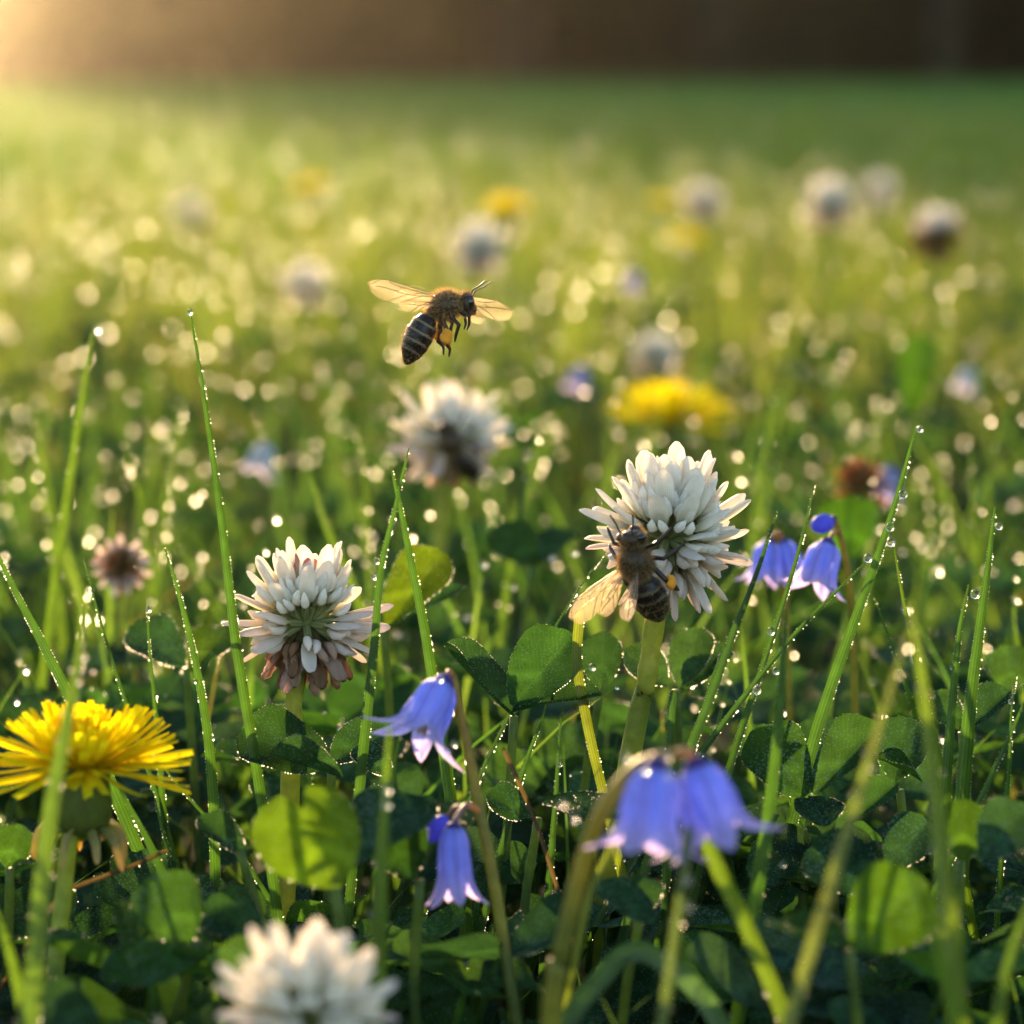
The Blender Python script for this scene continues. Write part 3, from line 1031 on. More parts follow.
def dandelion(label, c, size, axis, stem, seed, outer=98, inner=130, stem_w=0.95, droop=0.12, group='yellow dandelions'):
    rs = random.Random(seed)
    c = Vector(c); ax = Vector(axis).normalized()
    low = [Vector(p) for p in stem]
    ft = Vector(low[-1])
    if ft.z > 0.0005:
        d = ft - (low[-2] if len(low) > 1 else c)
        ft = ft + d * (-ft.z / min(d.z, -0.2 * d.length)) * 0.85
        ft.z = 0
        low.append(ft)
    root = thing('dandelion', ft, label, 'dandelion', group)
    s = size * MM
    fr = frame((0, 0, 0), ax, Vector((1, 0, 0))).to_3x3()
    ref, ref2 = fr @ Vector((1, 0, 0)), fr @ Vector((0, 1, 0))
    mb = MB()
    mb.tube(catmull([c - ax * 7.5 * s] + low, 20), [stem_w * s * (1 if i > 1 else 1.2) for i in range(20)], 12, [jit((0.17, 0.25, 0.06), 0.08) for _ in range(20)])
    mb.build('stem', M_STEM, root, ft)
    mb = MB()                                   # the green cup
    pr = [(-8.0, 1.2), (-7.4, 2.3), (-6.2, 3.0), (-4.2, 3.1), (-2.2, 2.7), (-0.4, 2.9), (0.2, 1.2)]
    vs, fs, cs = [], [], []
    for i, (z, r) in enumerate(pr):
        for k in range(20):
            a = 2 * math.pi * k / 20
            rr = r * (1 + 0.07 * (1 if k % 2 else -1))
            vs.append(c + ax * z * s + (ref * math.cos(a) + ref2 * math.sin(a)) * rr * s)
            cs.append(jit((0.09, 0.14, 0.035), 0.2))
    for i in range(len(pr) - 1):
        for k in range(20):
            fs.append((i * 20 + k, i * 20 + (k + 1) % 20, i * 20 + 20 + (k + 1) % 20, i * 20 + 20 + k))
    mb.add(vs, fs, cs)
    mb.build('involucre', M_STEM, root, ft)
    for k in range(11):                         # curled back bracts
        a = k * 0.571 + rs.uniform(-.1, .1)
        out = ref * math.cos(a) + ref2 * math.sin(a)
        p0 = c - ax * 6.8 * s + out * 2.4 * s
        p1 = p0 + out * rs.uniform(1.6, 2.6) * s - ax * 0.6 * s
        p2 = p1 + out * rs.uniform(0.4, 1.4) * s - ax * rs.uniform(1.4, 2.8) * s
        p3 = p2 - out * rs.uniform(-0.6, .8) * s - ax * rs.uniform(.5, 1.4) * s
        mb = MB()
        mb.tube(catmull([p0, p1, p2, p3], 10), [.55 * s, .6 * s, .62 * s, .6 * s, .55 * s, .5 * s, .42 * s, .34 * s, .22 * s, .05 * s], 8,
                [lerp3((0.12, 0.17, 0.05), (0.50, 0.40, 0.18), i / 9) for i in range(10)], flat=0.4)
        mb.build('bract', M_STEM, root, ft)

    def ray_matrix(el, k, scl):
        az = k * 2.39996 + rs.uniform(-0.15, 0.15)
        t = R(90 - el)
        out = ref * math.cos(az) + ref2 * math.sin(az)
        d = ax * math.cos(t) + out * math.sin(t)
        up = ax * math.sin(t) - out * math.cos(t)
        p = c + out * 2.2 * s * math.sin(t) - ft
        q = size * scl
        return frame(p, d, up + out.cross(ax) * rs.gauss(0, .25)) @ Matrix.Diagonal((q, q, q, 1))
    for k in range(outer):
        f = k / outer
        el = -6 + 52 * f + rs.gauss(0, 4)
        if rs.random() < droop: el -= rs.uniform(8, 24)
        o = link('ray_floret', rs.choice(RAYS), root)
        o.matrix_local = ray_matrix(el, k, rs.uniform(0.88, 1.04) * (1 - 0.28 * f))
    V = []
    mb = MB()
    for k in range(inner):                      # the crowded short florets of the middle
        f = k / inner
        M = Matrix.Translation(ft) @ ray_matrix(30 + 58 * f + rs.gauss(0, 5), k + 300, 0.78 - 0.30 * f)
        me = rs.choice(RAYS)
        cv = [M @ v.co for v in me.vertices]
        cc = [(0.84, 0.66 - 0.10 * f, 0.008)] * len(cv)
        uu = [tuple(d.vector) for d in me.attributes['uvw'].data]
        mb.add(cv, [tuple(p.vertices) for p in me.polygons], cc, uu)
    o = mb.build('inner_florets', M_RAY, root, ft)
    o['kind'] = 'stuff'
    return root


# ------------------------------------------------------------------ bluebells
def bell_parts(root, ft, base, axis, L, rad, flare, seed, roll=0.0, spread=1.0, col=None):
    """A hanging bell: a small cup that carries six petals."""
    rs = random.Random(seed)
    ax = Vector(axis).normalized()
    base = Vector(base)
    fr = frame((0, 0, 0), ax, Vector((0.3, 1, 0.2))).to_3x3()
    ref, ref2 = fr @ Vector((1, 0, 0)), fr @ Vector((0, 1, 0))
    c0 = col or (0.28, 0.34, 0.90)
    c1 = (c0[0] * 1.25, c0[1] * 1.3, c0[2] * 1.1)
    pk = (0.80, 0.60, 0.82)
    mb = MB()
    mb.ellipsoid(base + ax * 0.7 * MM, (rad * 0.5, rad * 0.5, rad * 0.55), (0.10, 0.07, 0.26), fr)
    for k in range(5):                          # stamens inside
        a = k * 1.257
        q = (ref * math.cos(a) + ref2 * math.sin(a)) * rad * 0.3
        mb.tube([base + q * 0.5 + ax * L * 0.2, base + q + ax * L * 0.75], [0.12 * MM, 0.2 * MM], 6, (0.55, 0.5, 0.4))
    bell = mb.build('bell', M_BELL, root, ft)
    for k in range(6):
        a0 = roll + k * math.pi / 3 + rs.gauss(0, 0.05)
        off = 0.0 if k % 2 else -0.10 * MM
        fl = flare * rs.uniform(0.8, 1.15)
        mb = MB()

        def fn(u, v):
            s = u
            r = rad * interp(s, [0, .06, .18, .4, .62, .75], [.25, .62, .88, .98, 1.0, 1.06]) + off
            z = L * s
            if s > 0.66:
                q = (s - 0.66) / 0.34
                r += fl * rad * 0.62 * q ** 1.5 * spread
                z = L * (0.66 + 0.40 * (q - 0.22 * fl * q * q))
            wv = interp(s, [0, .1, .5, .66, .80, .92, 1], [.4, .60, .62, .60, .47, .26, .03])
            if s < 0.66:
                a = a0 + v * wv
                p = base + ax * z + (ref * math.cos(a) + ref2 * math.sin(a)) * (r - 0.05 * rad * v * v)
            else:
                wl = rad * math.sin(wv)
                p = base + ax * z + (ref * math.cos(a0) + ref2 * math.sin(a0)) * (r * (math.cos(v * wv))) + (ref2 * math.cos(a0) - ref * math.sin(a0)) * (v * wl * 1.05)
            p = p + (ref * math.cos(a0) + ref2 * math.sin(a0)) * (0.11 * rad * math.sin(v * 4.5 + s * 8 + k * 1.9 + seed) * min(1, s * 1.6))
            c = lerp3(c0, c1, abs(v) ** 2)
            c = tuple(q * (1 + 0.12 * math.sin(k * 2.4 + seed)) for q in c)
            c = lerp3(c, pk, max(0, (s - 0.52) / 0.48) * 0.8 * (0.5 + 0.5 * abs(v)))
            if abs(v) < 0.12: c = tuple(q * 0.75 for q in c)
            return p, c, ((v + 1) / 2, u, 0)
        mb.grid(fn, 16, 9)
        me = mb.mesh('tepal', M_BELL, ft)
        link('tepal', me, bell)
    return bell


def stalk(mb, pts, r0, r1, col, n=22):
    sp = catmull(pts, n)
    mb.tube(sp, [r0 + (r1 - r0) * i / (n - 1) for i in range(n)], 10, [jit(c, 0.06) for c in ([lerp3(col[0], col[1], i / (n - 1)) for i in range(n)] if isinstance(col[0], tuple) else [col] * n)])
    return sp


def to_ground(pts, lean=0.8):
    pts = [Vector(p) for p in pts]
    d = pts[-1] - pts[-2]
    k = -pts[-1].z / min(d.z, -0.25 * d.length)
    ft = pts[-1] + d * k * lean
    ft.z = 0
    return pts + [ft]


def bluebell(label, stem, bells, r=0.6, col=((0.18, 0.165, 0.045), (0.14, 0.19, 0.04)), buds=(), group='bluebells'):
    """stem: points from the top down; bells: (pedicel points from stem to bell, axis, length, radius, flare, seed, roll, spread)"""
    pts = to_ground(stem)
    ft = pts[-1]
    root = thing('bluebell', ft, label, 'bluebell', group)
    mb = MB(); stalk(mb, pts, r * 0.75 * MM, r * 1.1 * MM, col, 26); mb.build('stem', M_STEM, root, ft)
    for (ped, axis, L, rad, flare, seed, roll, spread) in bells:
        mb = MB(); stalk(mb, ped, r * 0.6 * MM, r * 0.5 * MM, ((0.26, 0.20, 0.07), (0.22, 0.15, 0.24)), 12); mb.build('pedicel', M_STEM, root, ft)
        bell_parts(root, ft, ped[-1], axis, L * MM, rad * MM, flare, seed, roll, spread)
    for (ped, axis, L, rad) in buds:
        mb = MB(); stalk(mb, ped, r * 0.5 * MM, r * 0.4 * MM, (0.12, 0.10, 0.14), 10); mb.build('pedicel', M_STEM, root, ft)
        mb = MB()
        z = Vector(axis).normalized()
        fr = frame((0, 0, 0), z, Vector((1, 0.2, 0))).to_3x3()
        mb.ellipsoid(Vector(ped[-1]) + z * L * 0.45 * MM, (rad * MM, rad * MM, L * 0.5 * MM), (0.12, 0.14, 0.60), fr)
        mb.build('bud', M_BELL, root, ft)
    return root


# ------------------------------------------------------------------ honeybees
def rot_y(p, ang, piv):
    x, z = p[0] - piv[0], p[2] - piv[2]
    ca, sa = math.cos(ang), math.sin(ang)
    return Vector((piv[0] + x * ca + z * sa, p[1], piv[2] - x * sa + z * ca))


WAIST = (-0.2, 0, -0.3)


def bee(label, pos, fwd, dorsal, droop, legs, wings, scale=1.0, pollen=True, fine=True, antenna_up=0.6, seed=1, stripe=1.0, furl=1.0, furc=1.0):
    """Built in millimetres with the head along +X and the back along +Z, then set on its place."""
    rs = random.Random(seed)
    dr = R(droop)
    mb = MB()
    mb.ellipsoid((5.0, 0, -0.55), (1.15, 1.75, 1.6), (1, 1, 1), Matrix.Rotation(R(18), 3, 'Y'))
    mb.ellipsoid((5.5, 0, -1.45), (0.75, 0.8, 0.9), (1, 1, 1))          # face and mouthparts
    mb.ellipsoid((3.8, 0, -0.2), (1.0, 0.9, 0.9), (1, 1, 1))            # neck
    mb.ellipsoid((2.1, 0, 0.15), (2.35, 2.05, 2.0), (1, 1, 1))          # thorax
    mb.ellipsoid((0.2, 0, -0.25), (0.9, 1.0, 0.95), (1, 1, 1))          # waist
    AL = 7.6
    rings, nr, nl = [], 20, 60
    vs, fs = [], []
    for i in range(nl + 1):
        t = i / nl
        r = interp(t, [0, .06, .2, .42, .62, .78, .9, .97, 1], [.5, 1.35, 2.0, 2.28, 2.1, 1.65, 1.0, .5, .06])
        saw = (t * 5.6) % 1.0
        r *= 1 - 0.055 * saw + 0.02
        for k in range(nr):
            a = 2 * math.pi * k / nr
            p = (-0.2 - t * AL, r * 1.0 * math.cos(a), -0.3 + r * 0.88 * math.sin(a) - 0.5 * t * t)
            vs.append(rot_y(p, -dr, WAIST))
    for i in range(nl):
        for k in range(nr):
            k2 = (k + 1) % nr
            fs.append((i * nr + k, i * nr + k2, (i + 1) * nr + k2, (i + 1) * nr + k))
    fs.append(tuple(reversed(range(nr)))); fs.append(tuple(nl * nr + k for k in range(nr)))
    mb.add(vs, fs, (1, 1, 1))
    segs = []
    for (pts, rad, ctag) in legs:
        sp = [Vector(p) for p in pts]
        mb.tube(sp, rad, 8)
        for p in sp: pass
        for i in range(len(sp)):
            mb.ellipsoid(sp[i], (rad[i],) * 3, (1, 1, 1), nu=6, nv=8)
        for i in range(len(sp) - 1): segs.append((sp[i], sp[i + 1], max(rad[i], rad[i + 1]), ctag))
    for s in (-1, 1):                                                   # elbowed antennae
        u = antenna_up
        an = [Vector((5.9, 0.45 * s, 0.0)), Vector((6.7, 0.8 * s, 0.5 * u + 0.5)), Vector((7.7, 1.15 * s, 1.4 * u)), Vector((9.0, 1.5 * s, 2.1 * u))]
        mb.tube(an, [0.15, 0.13, 0.14, 0.12], 8)
        for i in range(3): segs.append((an[i], an[i + 1], 0.15, 'ant'))
    tmp = mb.build('bee_form', M_BEE)
    md = tmp.modifiers.new('r', 'REMESH'); md.mode = 'VOXEL'; md.voxel_size = 0.11 if fine else 0.14
    sm = tmp.modifiers.new('s', 'SMOOTH'); sm.factor = 0.5; sm.iterations = 2
    dg = bpy.context.evaluated_depsgraph_get(); dg.update()
    me = bpy.data.meshes.new_from_object(tmp.evaluated_get(dg))
    old = tmp.data
    bpy.data.objects.remove(tmp); bpy.data.meshes.remove(old)
    for a in list(me.attributes):
        if a.name in ('Col', 'uvw'): me.attributes.remove(a)
    n = len(me.vertices)
    co = np.empty(n * 3, dtype=np.float32); me.vertices.foreach_get('co', co); co = co.reshape(-1, 3)
    no = np.empty(n * 3, dtype=np.float32); me.vertices.foreach_get('normal', no); no = no.reshape(-1, 3)
    # colours of the shell
    ca, sa = math.cos(dr), math.sin(dr)
    x, z = co[:, 0] - WAIST[0], co[:, 2] - WAIST[2]
    bx = x * ca + z * sa
    t = -bx / AL
    abd = (t > 0.02) & (co[:, 0] < 0.6)
    saw = (t * 5.6) % 1.0
    col = np.tile(np.array([0.035, 0.022, 0.012]), (n, 1))
    band = np.clip(1 - np.abs(saw - 0.14) / 0.16, 0, 1) * stripe
    dk = np.array([0.010, 0.0075, 0.006]); tan = np.array([0.11, 0.075, 0.042]) * furc
    col[abd] = dk + (tan - dk) * (band[abd] * np.clip(1.25 - t[abd], 0, 1))[:, None]
    best = np.full(n, 9.0); kind = np.zeros(n, int)
    names = {'leg': 1, 'hind': 2, 'ant': 3}
    for (a, b, r, ct) in segs:
        a = np.array(a); b = np.array(b); ab = b - a
        u = np.clip(((co - a) @ ab) / max(1e-9, ab @ ab), 0, 1)
        d = np.linalg.norm(co - (a + u[:, None] * ab), axis=1) - r
        m = d < np.minimum(best, 0.12)
        best[m] = d[m]; kind[m] = names[ct]
    inner = ((co[:, 0] - 2.1) / 2.3) ** 2 + (co[:, 1] / 2.0) ** 2 + ((co[:, 2] - 0.15) / 1.95) ** 2 < 1.0
    kind[inner | abd & (best > 0.05)] = 0
    col[kind == 1] = (0.022, 0.013, 0.008); col[kind == 2] = (0.07, 0.028, 0.010); col[kind == 3] = (0.012, 0.009, 0.007)
    me.vertices.foreach_set('co', (co * MM).ravel().astype(np.float32))
    me.materials.clear()
    finish_mesh(me, col, None, M_BEE)
    root = thing('honeybee', pos, label, 'bee')
    f = Vector(fwd).normalized(); d = Vector(dorsal); d = (d - f * d.dot(f)).normalized()
    M = Matrix((f, d.cross(f), d)).transposed()
    root.rotation_mode = 'QUATERNION'
    root.rotation_quaternion = M.to_quaternion()
    root.scale = (scale,) * 3
    link('body', me, root)
    for s in (-1, 1):
        mb = MB()
        mb.ellipsoid(Vector((5.35, 1.25 * s, -0.4)) * MM, (0.55 * MM, 0.62 * MM, 1.0 * MM), (0.012, 0.008, 0.006), Matrix.Rotation(R(18), 3, 'Y'))
        mb.build('eye', M_EYE, root)
    # fur
    mb = MB()
    fv, ff, fc = [], [], []
    pick = np.nonzero((kind == 0))[0]
    rs2 = np.random.default_rng(seed)
    cand = rs2.choice(pick, min(len(pick), 9000 if fine else 4000), replace=False)
    for i in cand:
        p = co[i]; nn = no[i]
        if abd[i]:
            if rs2.uniform() > 0.10 + 0.4 * band[i]: continue
            ln = rs2.uniform(0.25, 0.6); g = (0.30, 0.20, 0.09)
            back = np.array([-0.9, 0, -0.2])
        elif p[0] > 5.9:
            continue
        elif p[0] > 4.3:
            ln = rs2.uniform(0.3, 0.6); g = (0.30, 0.20, 0.10); back = np.array([0.3, 0, 0.2])
            if abs(p[1]) > 1.3: continue
        else:
            ln = rs2.uniform(0.35, 0.8) * furl; g = (0.19 * furc, 0.135 * furc, 0.068 * furc); back = np.array([-0.25, 0, 0.1])
        d = nn + back * rs2.uniform(0, 0.8) + rs2.normal(0, 0.28, 3)
        d /= np.linalg.norm(d)
        s = np.cross(d, rs2.normal(size=3)); s /= np.linalg.norm(s)
        wd = 0.030
        k = len(fv)
        fv += [(p - s * wd) * MM, (p + s * wd) * MM, (p + d * ln + nn * 0.05) * MM]
        ff.append((k, k + 1, k + 2))
        q = rs2.uniform(0.6, 1.3)
        fc += [tuple(q * v for v in g)] * 3
    mb.add(fv, ff, fc)
    o = mb.build('fur', M_FUR, root, smooth=False)
    o['kind'] = 'stuff'
    if pollen:
        for (pc, pr) in pollen:
            mb = MB()
            mb.ellipsoid(Vector(pc) * MM, tuple(q * MM for q in pr), (0.72, 0.30, 0.03), Matrix.Rotation(R(20), 3, 'Y'), 14, 16)
            for k in range(len(mb.v)):
                q = Vector(mb.v[k]); c0 = Vector(pc) * MM
                mb.v[k] = tuple(c0 + (q - c0) * (1 + 0.10 * math.sin(k * 12.9)))
            mb.build('pollen_basket', M_POLLEN, root)
    for (rt, d, ch, L, W, tint) in wings:
        rt = Vector(rt) * MM; d = Vector(d).normalized(); ch = Vector(ch); ch = (ch - d * ch.dot(d)).normalized()
        nrm = d.cross(ch)
        mb = MB()

        def wp(u, v):                           # v: -1 leading edge .. 1 trailing edge
            lead = -0.10 * W * math.sin(math.pi * min(1, u * 1.1))
            wd = W * interp(u, [0, .1, .3, .55, .75, .88, .95, .985, 1], [.10, .24, .55, .88, 1.0, .84, .56, .30, .04])
            y = lead + wd * (v + 1) / 2
            y += W * 0.34 * (max(0, u - 0.75) / 0.25) ** 2.2
            bend = 0.10 * L * u * u
            return rt + (d * (L * u) + ch * y + nrm * (bend + 0.05 * W * math.sin(3 * v + 5 * u))) * MM
        mb.grid(lambda u, v: (wp(u, v), tint, (u, v, 0)), 22, 9)
        vein = (tint[0] * 0.35, tint[1] * 0.25, tint[2] * 0.2)
        for path in (((0, -1), (.3, -1), (.6, -1), (.85, -1), (1, -.2)), ((0, -.6), (.3, -.55), (.6, -.62), (.75, -.9)), ((0, 0), (.3, .1), (.5, .05), (.7, -.2), (.9, -.3)),
                     ((.3, .1), (.45, .6), (.55, 1)), ((.5, .05), (.62, .5), (.74, 1)), ((.3, -.55), (.38, -.2), (.42, .1)), ((.6, -.62), (.6, -.3), (.66, -.1))):
            ks = catmull([Vector((a, b, 0)) for a, b in path], 14)
            mb.tube([wp(min(1, max(0, q.x)), min(1, max(-1, q.y))) for q in ks], 0.045 * MM, 5, vein, mi=1)
        mb.build('wing', [M_WING, M_BEE], root)
    return root


# ------------------------------------------------------------------ the clover heads
HERO = [(7, 4, 'bud', 0.4, 1.0), (18, 7, 'fresh', 0.0, 0.98), (32, 10, 'fresh', 0.0, 1.02), (48, 11, 'fresh', 0.0, 1.0), (66, 11, 'fresh', 0.0, 0.98),
        (86, 10, 'fresh', 0.0, 0.97), (106, 10, 'side', 0.0, 0.97), (125, 8, 'side', 0, 0.97), (142, 8, 'side', 0, 0.92), (158, 6, 'old', 0, 0.85)]
DROOP = [(8, 5, 'bud', 1.0, 1.05), (21, 8, 'bud', 1.2, 1.0), (32, 10, 'fresh', 0.2, 1.03), (44, 12, 'fresh', 0.1, 1.0),
         (62, 7, 'fresh', 0.0, 0.9), (79, 8, 'side', 0.0, 0.98), (95, 8, 'side', 0.0, 1.0), (115, 7, 'side', 0.0, 0.96), (133, 7, 'old', 0.0, 1.05), (148, 7, 'old', 0.0, 1.02), (162, 5, 'old', 0, 1.0)]
PLAIN = [(8, 4, 'fresh', 0, 0.9), (30, 8, 'fresh', 0, 1.0), (52, 10, 'fresh', 0, 1.0), (75, 11, 'fresh', 0, 1.0), (98, 10, 'side', 0, 0.95), (122, 8, 'side', 0, 0.9), (148, 6, 'old', 0, 0.85)]
RUSTY = [(8, 4, 'fresh', 0, 0.9), (30, 9, 'fresh', 0, 1.0), (52, 10, 'side', 0, 1.0), (78, 10, 'brown', 0, 1.05), (98, 11, 'brown', 0, 1.1), (122, 9, 'brown', 0, 1.1), (148, 6, 'brown', 0, 1.0)]
SPENT = [(10, 5, 'brown', 0, 1.0), (32, 9, 'brown', 0, 1.0), (55, 12, 'brown', 0, 1.0), (80, 13, 'brown', 0, 1.0), (104, 12, 'brown', 0, 1.0), (128, 10, 'brown', 0, 1.0)]
HALO = [(8, 4, 'brown', 0.3, 0.75), (28, 8, 'brown', 0.3, 0.8), (48, 8, 'brown', 0.2, 0.8), (66, 12, 'old', 0.2, 0.95), (88, 13, 'side', 0.2, 0.95), (108, 10, 'old', 0, 1)]

clover('large round white clover head with a bee feeding on its lower left side', P(667, 542, .325), 1.10, IV(.12, 1, -.10),
       [P(652, 640, .326), P(645, 690, .326), P(633, 742, .327)], HERO, 5, gap=.955)
clover('white clover head with erect upper petals and drooping brownish lower ones', P(306, 626, .325), 1.0, IV(.02, 1, -.06),
       [P(295, 690, .325), P(292, 740, .325), P(290, 790, .325)], DROOP, 8, gap=.88)
clover('blurred white clover head below the flying bee, a dark bee clinging to its front', P(450, 446, .475), 1.16, IV(-.02, 1, .02),
       [P(441, 515, .475), P(436, 580, .475)], PLAIN, 21)
clover('out of focus white clover head cut off by the bottom edge of the picture', P(305, 1020, .236), .87, IV(.05, 1, -.1),
       [P(305, 1100, .236), P(305, 1160, .238)], PLAIN, 22)
clover('small faded clover head with a dark brown centre above the front dandelion', P(121, 566, .43), .50, IV(-.02, .22, -1),
       [P(121, 585, .437), P(119, 640, .437)], HALO, 23, 'withered clover heads', stem_w=1.3)
clover('brown withered clover head peeping over a bright green leaf on the right', P(862, 486, .50), .66, IV(-.2, 1, 0),
       [P(866, 540, .50), P(866, 600, .50)], SPENT, 24, 'withered clover heads')
for (lab, px, py, wpx, D, rows, sd) in [
    ('blurred white clover head left of the flying bee at mid distance', 306, 290, 56, .92, PLAIN, 31),
    ('blurred white clover head just above the flying bee', 479, 252, 66, .90, PLAIN, 32),
    ('pinkish white blurred clover head above the left edge of the second dandelion', 654, 358, 56, .83, PLAIN, 33),
    ('largest blurred white clover head standing against the shaded field on the right', 829, 206, 60, 1.03, PLAIN, 34),
    ('blurred clover head with rusty brown lower petals near the right edge', 938, 238, 66, .95, RUSTY, 35),
    ('small pale clover head standing alone against the shaded field', 880, 194, 42, 1.45, PLAIN, 36),
    ('faint pale clover head beside the far yellow dandelion', 702, 205, 48, 1.30, PLAIN, 37),
    ('very faint clover head lost in the golden haze on the left', 190, 216, 44, 1.55, PLAIN, 38),
]:
    s = wpx * D / F / 20.0 / MM
    clover(lab, P(px, py, D), s * 1.08, IV(random.uniform(-.15, .15), 1, random.uniform(-.1, .1)), [P(px - 3, py + wpx * .8, D), P(px - 5, py + wpx * 1.6, D)], rows, sd)

# ------------------------------------------------------------------ the dandelions
dandelion('large yellow dandelion in the lower left corner with curled back bracts', P(84, 764, .297), .95, IV(.05, 1, -.12),
          [P(70, 840, .297), P(63, 900, .297), P(54, 985, .296)], 41, droop=0.3)
dandelion('blurred yellow dandelion right behind the largest clover head', P(671, 418, .66), 1.30, IV(0, 1, -.16), [P(672, 470, .66), P(674, 530, .66)], 42, outer=70, inner=60, droop=.05)
for (lab, px, py, wpx, D, sd) in [
    ('small far dandelion upper middle above and right of the flying bee', 508, 211, 62, 1.12, 43),
    ('far dandelion beside a faint pale clover, upper of two close together', 664, 206, 42, 1.62, 44),
    ('flat far dandelion blurred, lower of two close together', 686, 243, 52, 1.28, 45),
    ('faint far dandelion lost in the golden haze on the left', 312, 187, 40, 1.75, 46),
]:
    s = wpx * D / F / 24.0 / MM
    dandelion(lab, P(px, py, D), s, IV(random.uniform(-.2, .2), 1, -.15), [P(px, py + wpx * .7, D), P(px + 2, py + wpx * 1.4, D)], sd, outer=48, inner=40, droop=.05)

# ------------------------------------------------------------------ the bluebells
bluebell('bluebell with one wide flared flower and one narrow drooping flower on a yellowish stem',
         [P(452, 676, .296), P(464, 730, .294), P(481, 815, .292), P(505, 950, .29)],
         [([P(452, 676, .296), P(449, 672, .295), P(445, 680, .294)], IV(-.45, -.85, -.30), 8.2, 2.4, 1.5, 51, 0.2, 1.5),
          ([P(481, 812, .292), P(466, 806, .290), P(453, 824, .287)], IV(.03, -1, -.05), 8.6, 1.75, 1.4, 52, .5, 1.1)],
         buds=[([P(466, 806, .290), P(455, 808, .290), P(447, 818, .290)], IV(-.7, -.7, 0), 3.4, 1.1)])
bluebell('bluebell with two plump bells side by side hanging from an arched yellow stem',
         [P(672, 756, .25), P(640, 766, .25), P(606, 805, .25), P(583, 865, .252), P(560, 960, .254), P(552, 1010, .255)],
         [([P(650, 762, .25), P(657, 757, .249), P(656, 765, .249)], IV(-.14, -1, -.08), 8.4, 2.6, 1.4, 53, .1, 1.3),
          ([P(672, 756, .25), P(687, 752, .252), P(695, 763, .253)], IV(.30, -.95, .0), 8.2, 2.6, 1.5, 54, .5, 1.4)], r=.85)
bluebell('pale bluebell with a nodding bell and a rounded bud right of the largest clover',
         [P(836, 522, .365), P(846, 560, .366), P(852, 620, .368), P(855, 705, .37)],
         [([P(838, 530, .365), P(833, 533, .364), P(828, 542, .363)], IV(-.32, -.93, -.2), 7.2, 2.35, 1.4, 55, .3, .9)],
         buds=[([P(836, 522, .365), P(834, 516, .365), P(831, 521, .365)], IV(-.35, -.1, -.3), 3.6, 1.25)], r=.5)
bluebell('bluebell half hidden between the largest clover and the nodding bell',
         [P(776, 535, .39), P(784, 580, .392), P(788, 680, .394)],
         [([P(776, 537, .39), P(773, 534, .389), P(769, 541, .389)], IV(-.15, -1, -.1), 6.4, 2.1, 1.3, 56, .3, 1.0),
          ([P(776, 535, .39), P(780, 532, .39), P(782, 540, .391)], IV(.25, -.95, .1), 6.0, 1.9, 1.2, 57, .1, 1.0)], r=.5)
for (lab, px, py, D, col, sd) in [
    ('pale blue blurred flower left of the blurred clover with a bee', 262, 462, .56, (.42, .52, .62), 61),
    ('pale blue blurred flower near the right edge beside a bright green leaf', 966, 386, .70, (.42, .52, .62), 62),
    ('tiny blurred violet flower above the second dandelion', 633, 290, .90, (.30, .34, .62), 63),
    ('tiny blurred blue flower left of the second dandelion', 578, 385, .72, (.30, .34, .62), 64),
    ('small blurred blue flower beside the withered brown clover', 886, 486, .52, (.30, .36, .62), 65),
]:
    pts = to_ground([P(px + 8, py - 14, D), P(px + 10, py + 30, D)])
    root = thing('bluebell', pts[-1], lab, 'bluebell', 'bluebells')
    mb = MB(); stalk(mb, pts, .4 * MM, .6 * MM, (.12, .17, .05)); mb.build('stem', M_STEM, root, pts[-1])
    bell_parts(root, pts[-1], P(px + 4, py - 18, D), IV(-.3, -1, -.1), 6.5 * MM, 2.5 * MM, 1.2, sd, .2, 1.1, col)

# ------------------------------------------------------------------ the bees
def local(f, d, v):
    f = Vector(f).normalized(); d = Vector(d); d = (d - f * d.dot(f)).normalized()
    return Vector((v.dot(f), v.dot(d.cross(f)), v.dot(d)))


FLY_LEGS = []
for s in (-1, 1):
    FLY_LEGS += [([(0.9, 1.1 * s, -1.4), (0.9, 1.8 * s, -2.7), (0.2, 1.9 * s, -4.4), (0.5, 1.75 * s, -5.4), (0.1, 1.6 * s, -6.3)], [.36, .36, .46, .24, .15], 'hind'),
                 ([(2.2, 1.2 * s, -1.4), (2.7, 1.9 * s, -2.7), (1.9, 1.7 * s, -3.9), (1.5, 1.6 * s, -4.7)], [.32, .30, .25, .14], 'leg'),
                 ([(3.6, .9 * s, -1.1), (4.6, 1.3 * s, -2.1), (4.3, .9 * s, -3.3), (3.8, .8 * s, -3.9)], [.28, .26, .22, .13], 'leg')]
SIT_LEGS = []
for s in (-1, 1):
    SIT_LEGS += [([(3.4, 1.0 * s, -1.0), (4.2, 2.8 * s, -0.9), (4.9, 3.9 * s, -2.4), (5.2, 4.3 * s, -3.0)], [.28, .26, .22, .13], 'leg'),
                 ([(2.0, 1.2 * s, -1.3), (1.9, 3.1 * s, -1.1), (2.3, 4.5 * s, -2.8), (2.5, 4.9 * s, -3.4)], [.32, .30, .25, .14], 'leg'),
                 ([(0.8, 1.2 * s, -1.3), (-0.9, 2.7 * s, -1.0), (-2.8, 3.0 * s, -2.3), (-3.9, 2.8 * s, -3.4)], [.36, .36, .42, .18], 'leg')]
f1, d1 = IV(.88, .34, .20), IV(-.33, .93, -.22)
AMB = (.62, .50, .32)
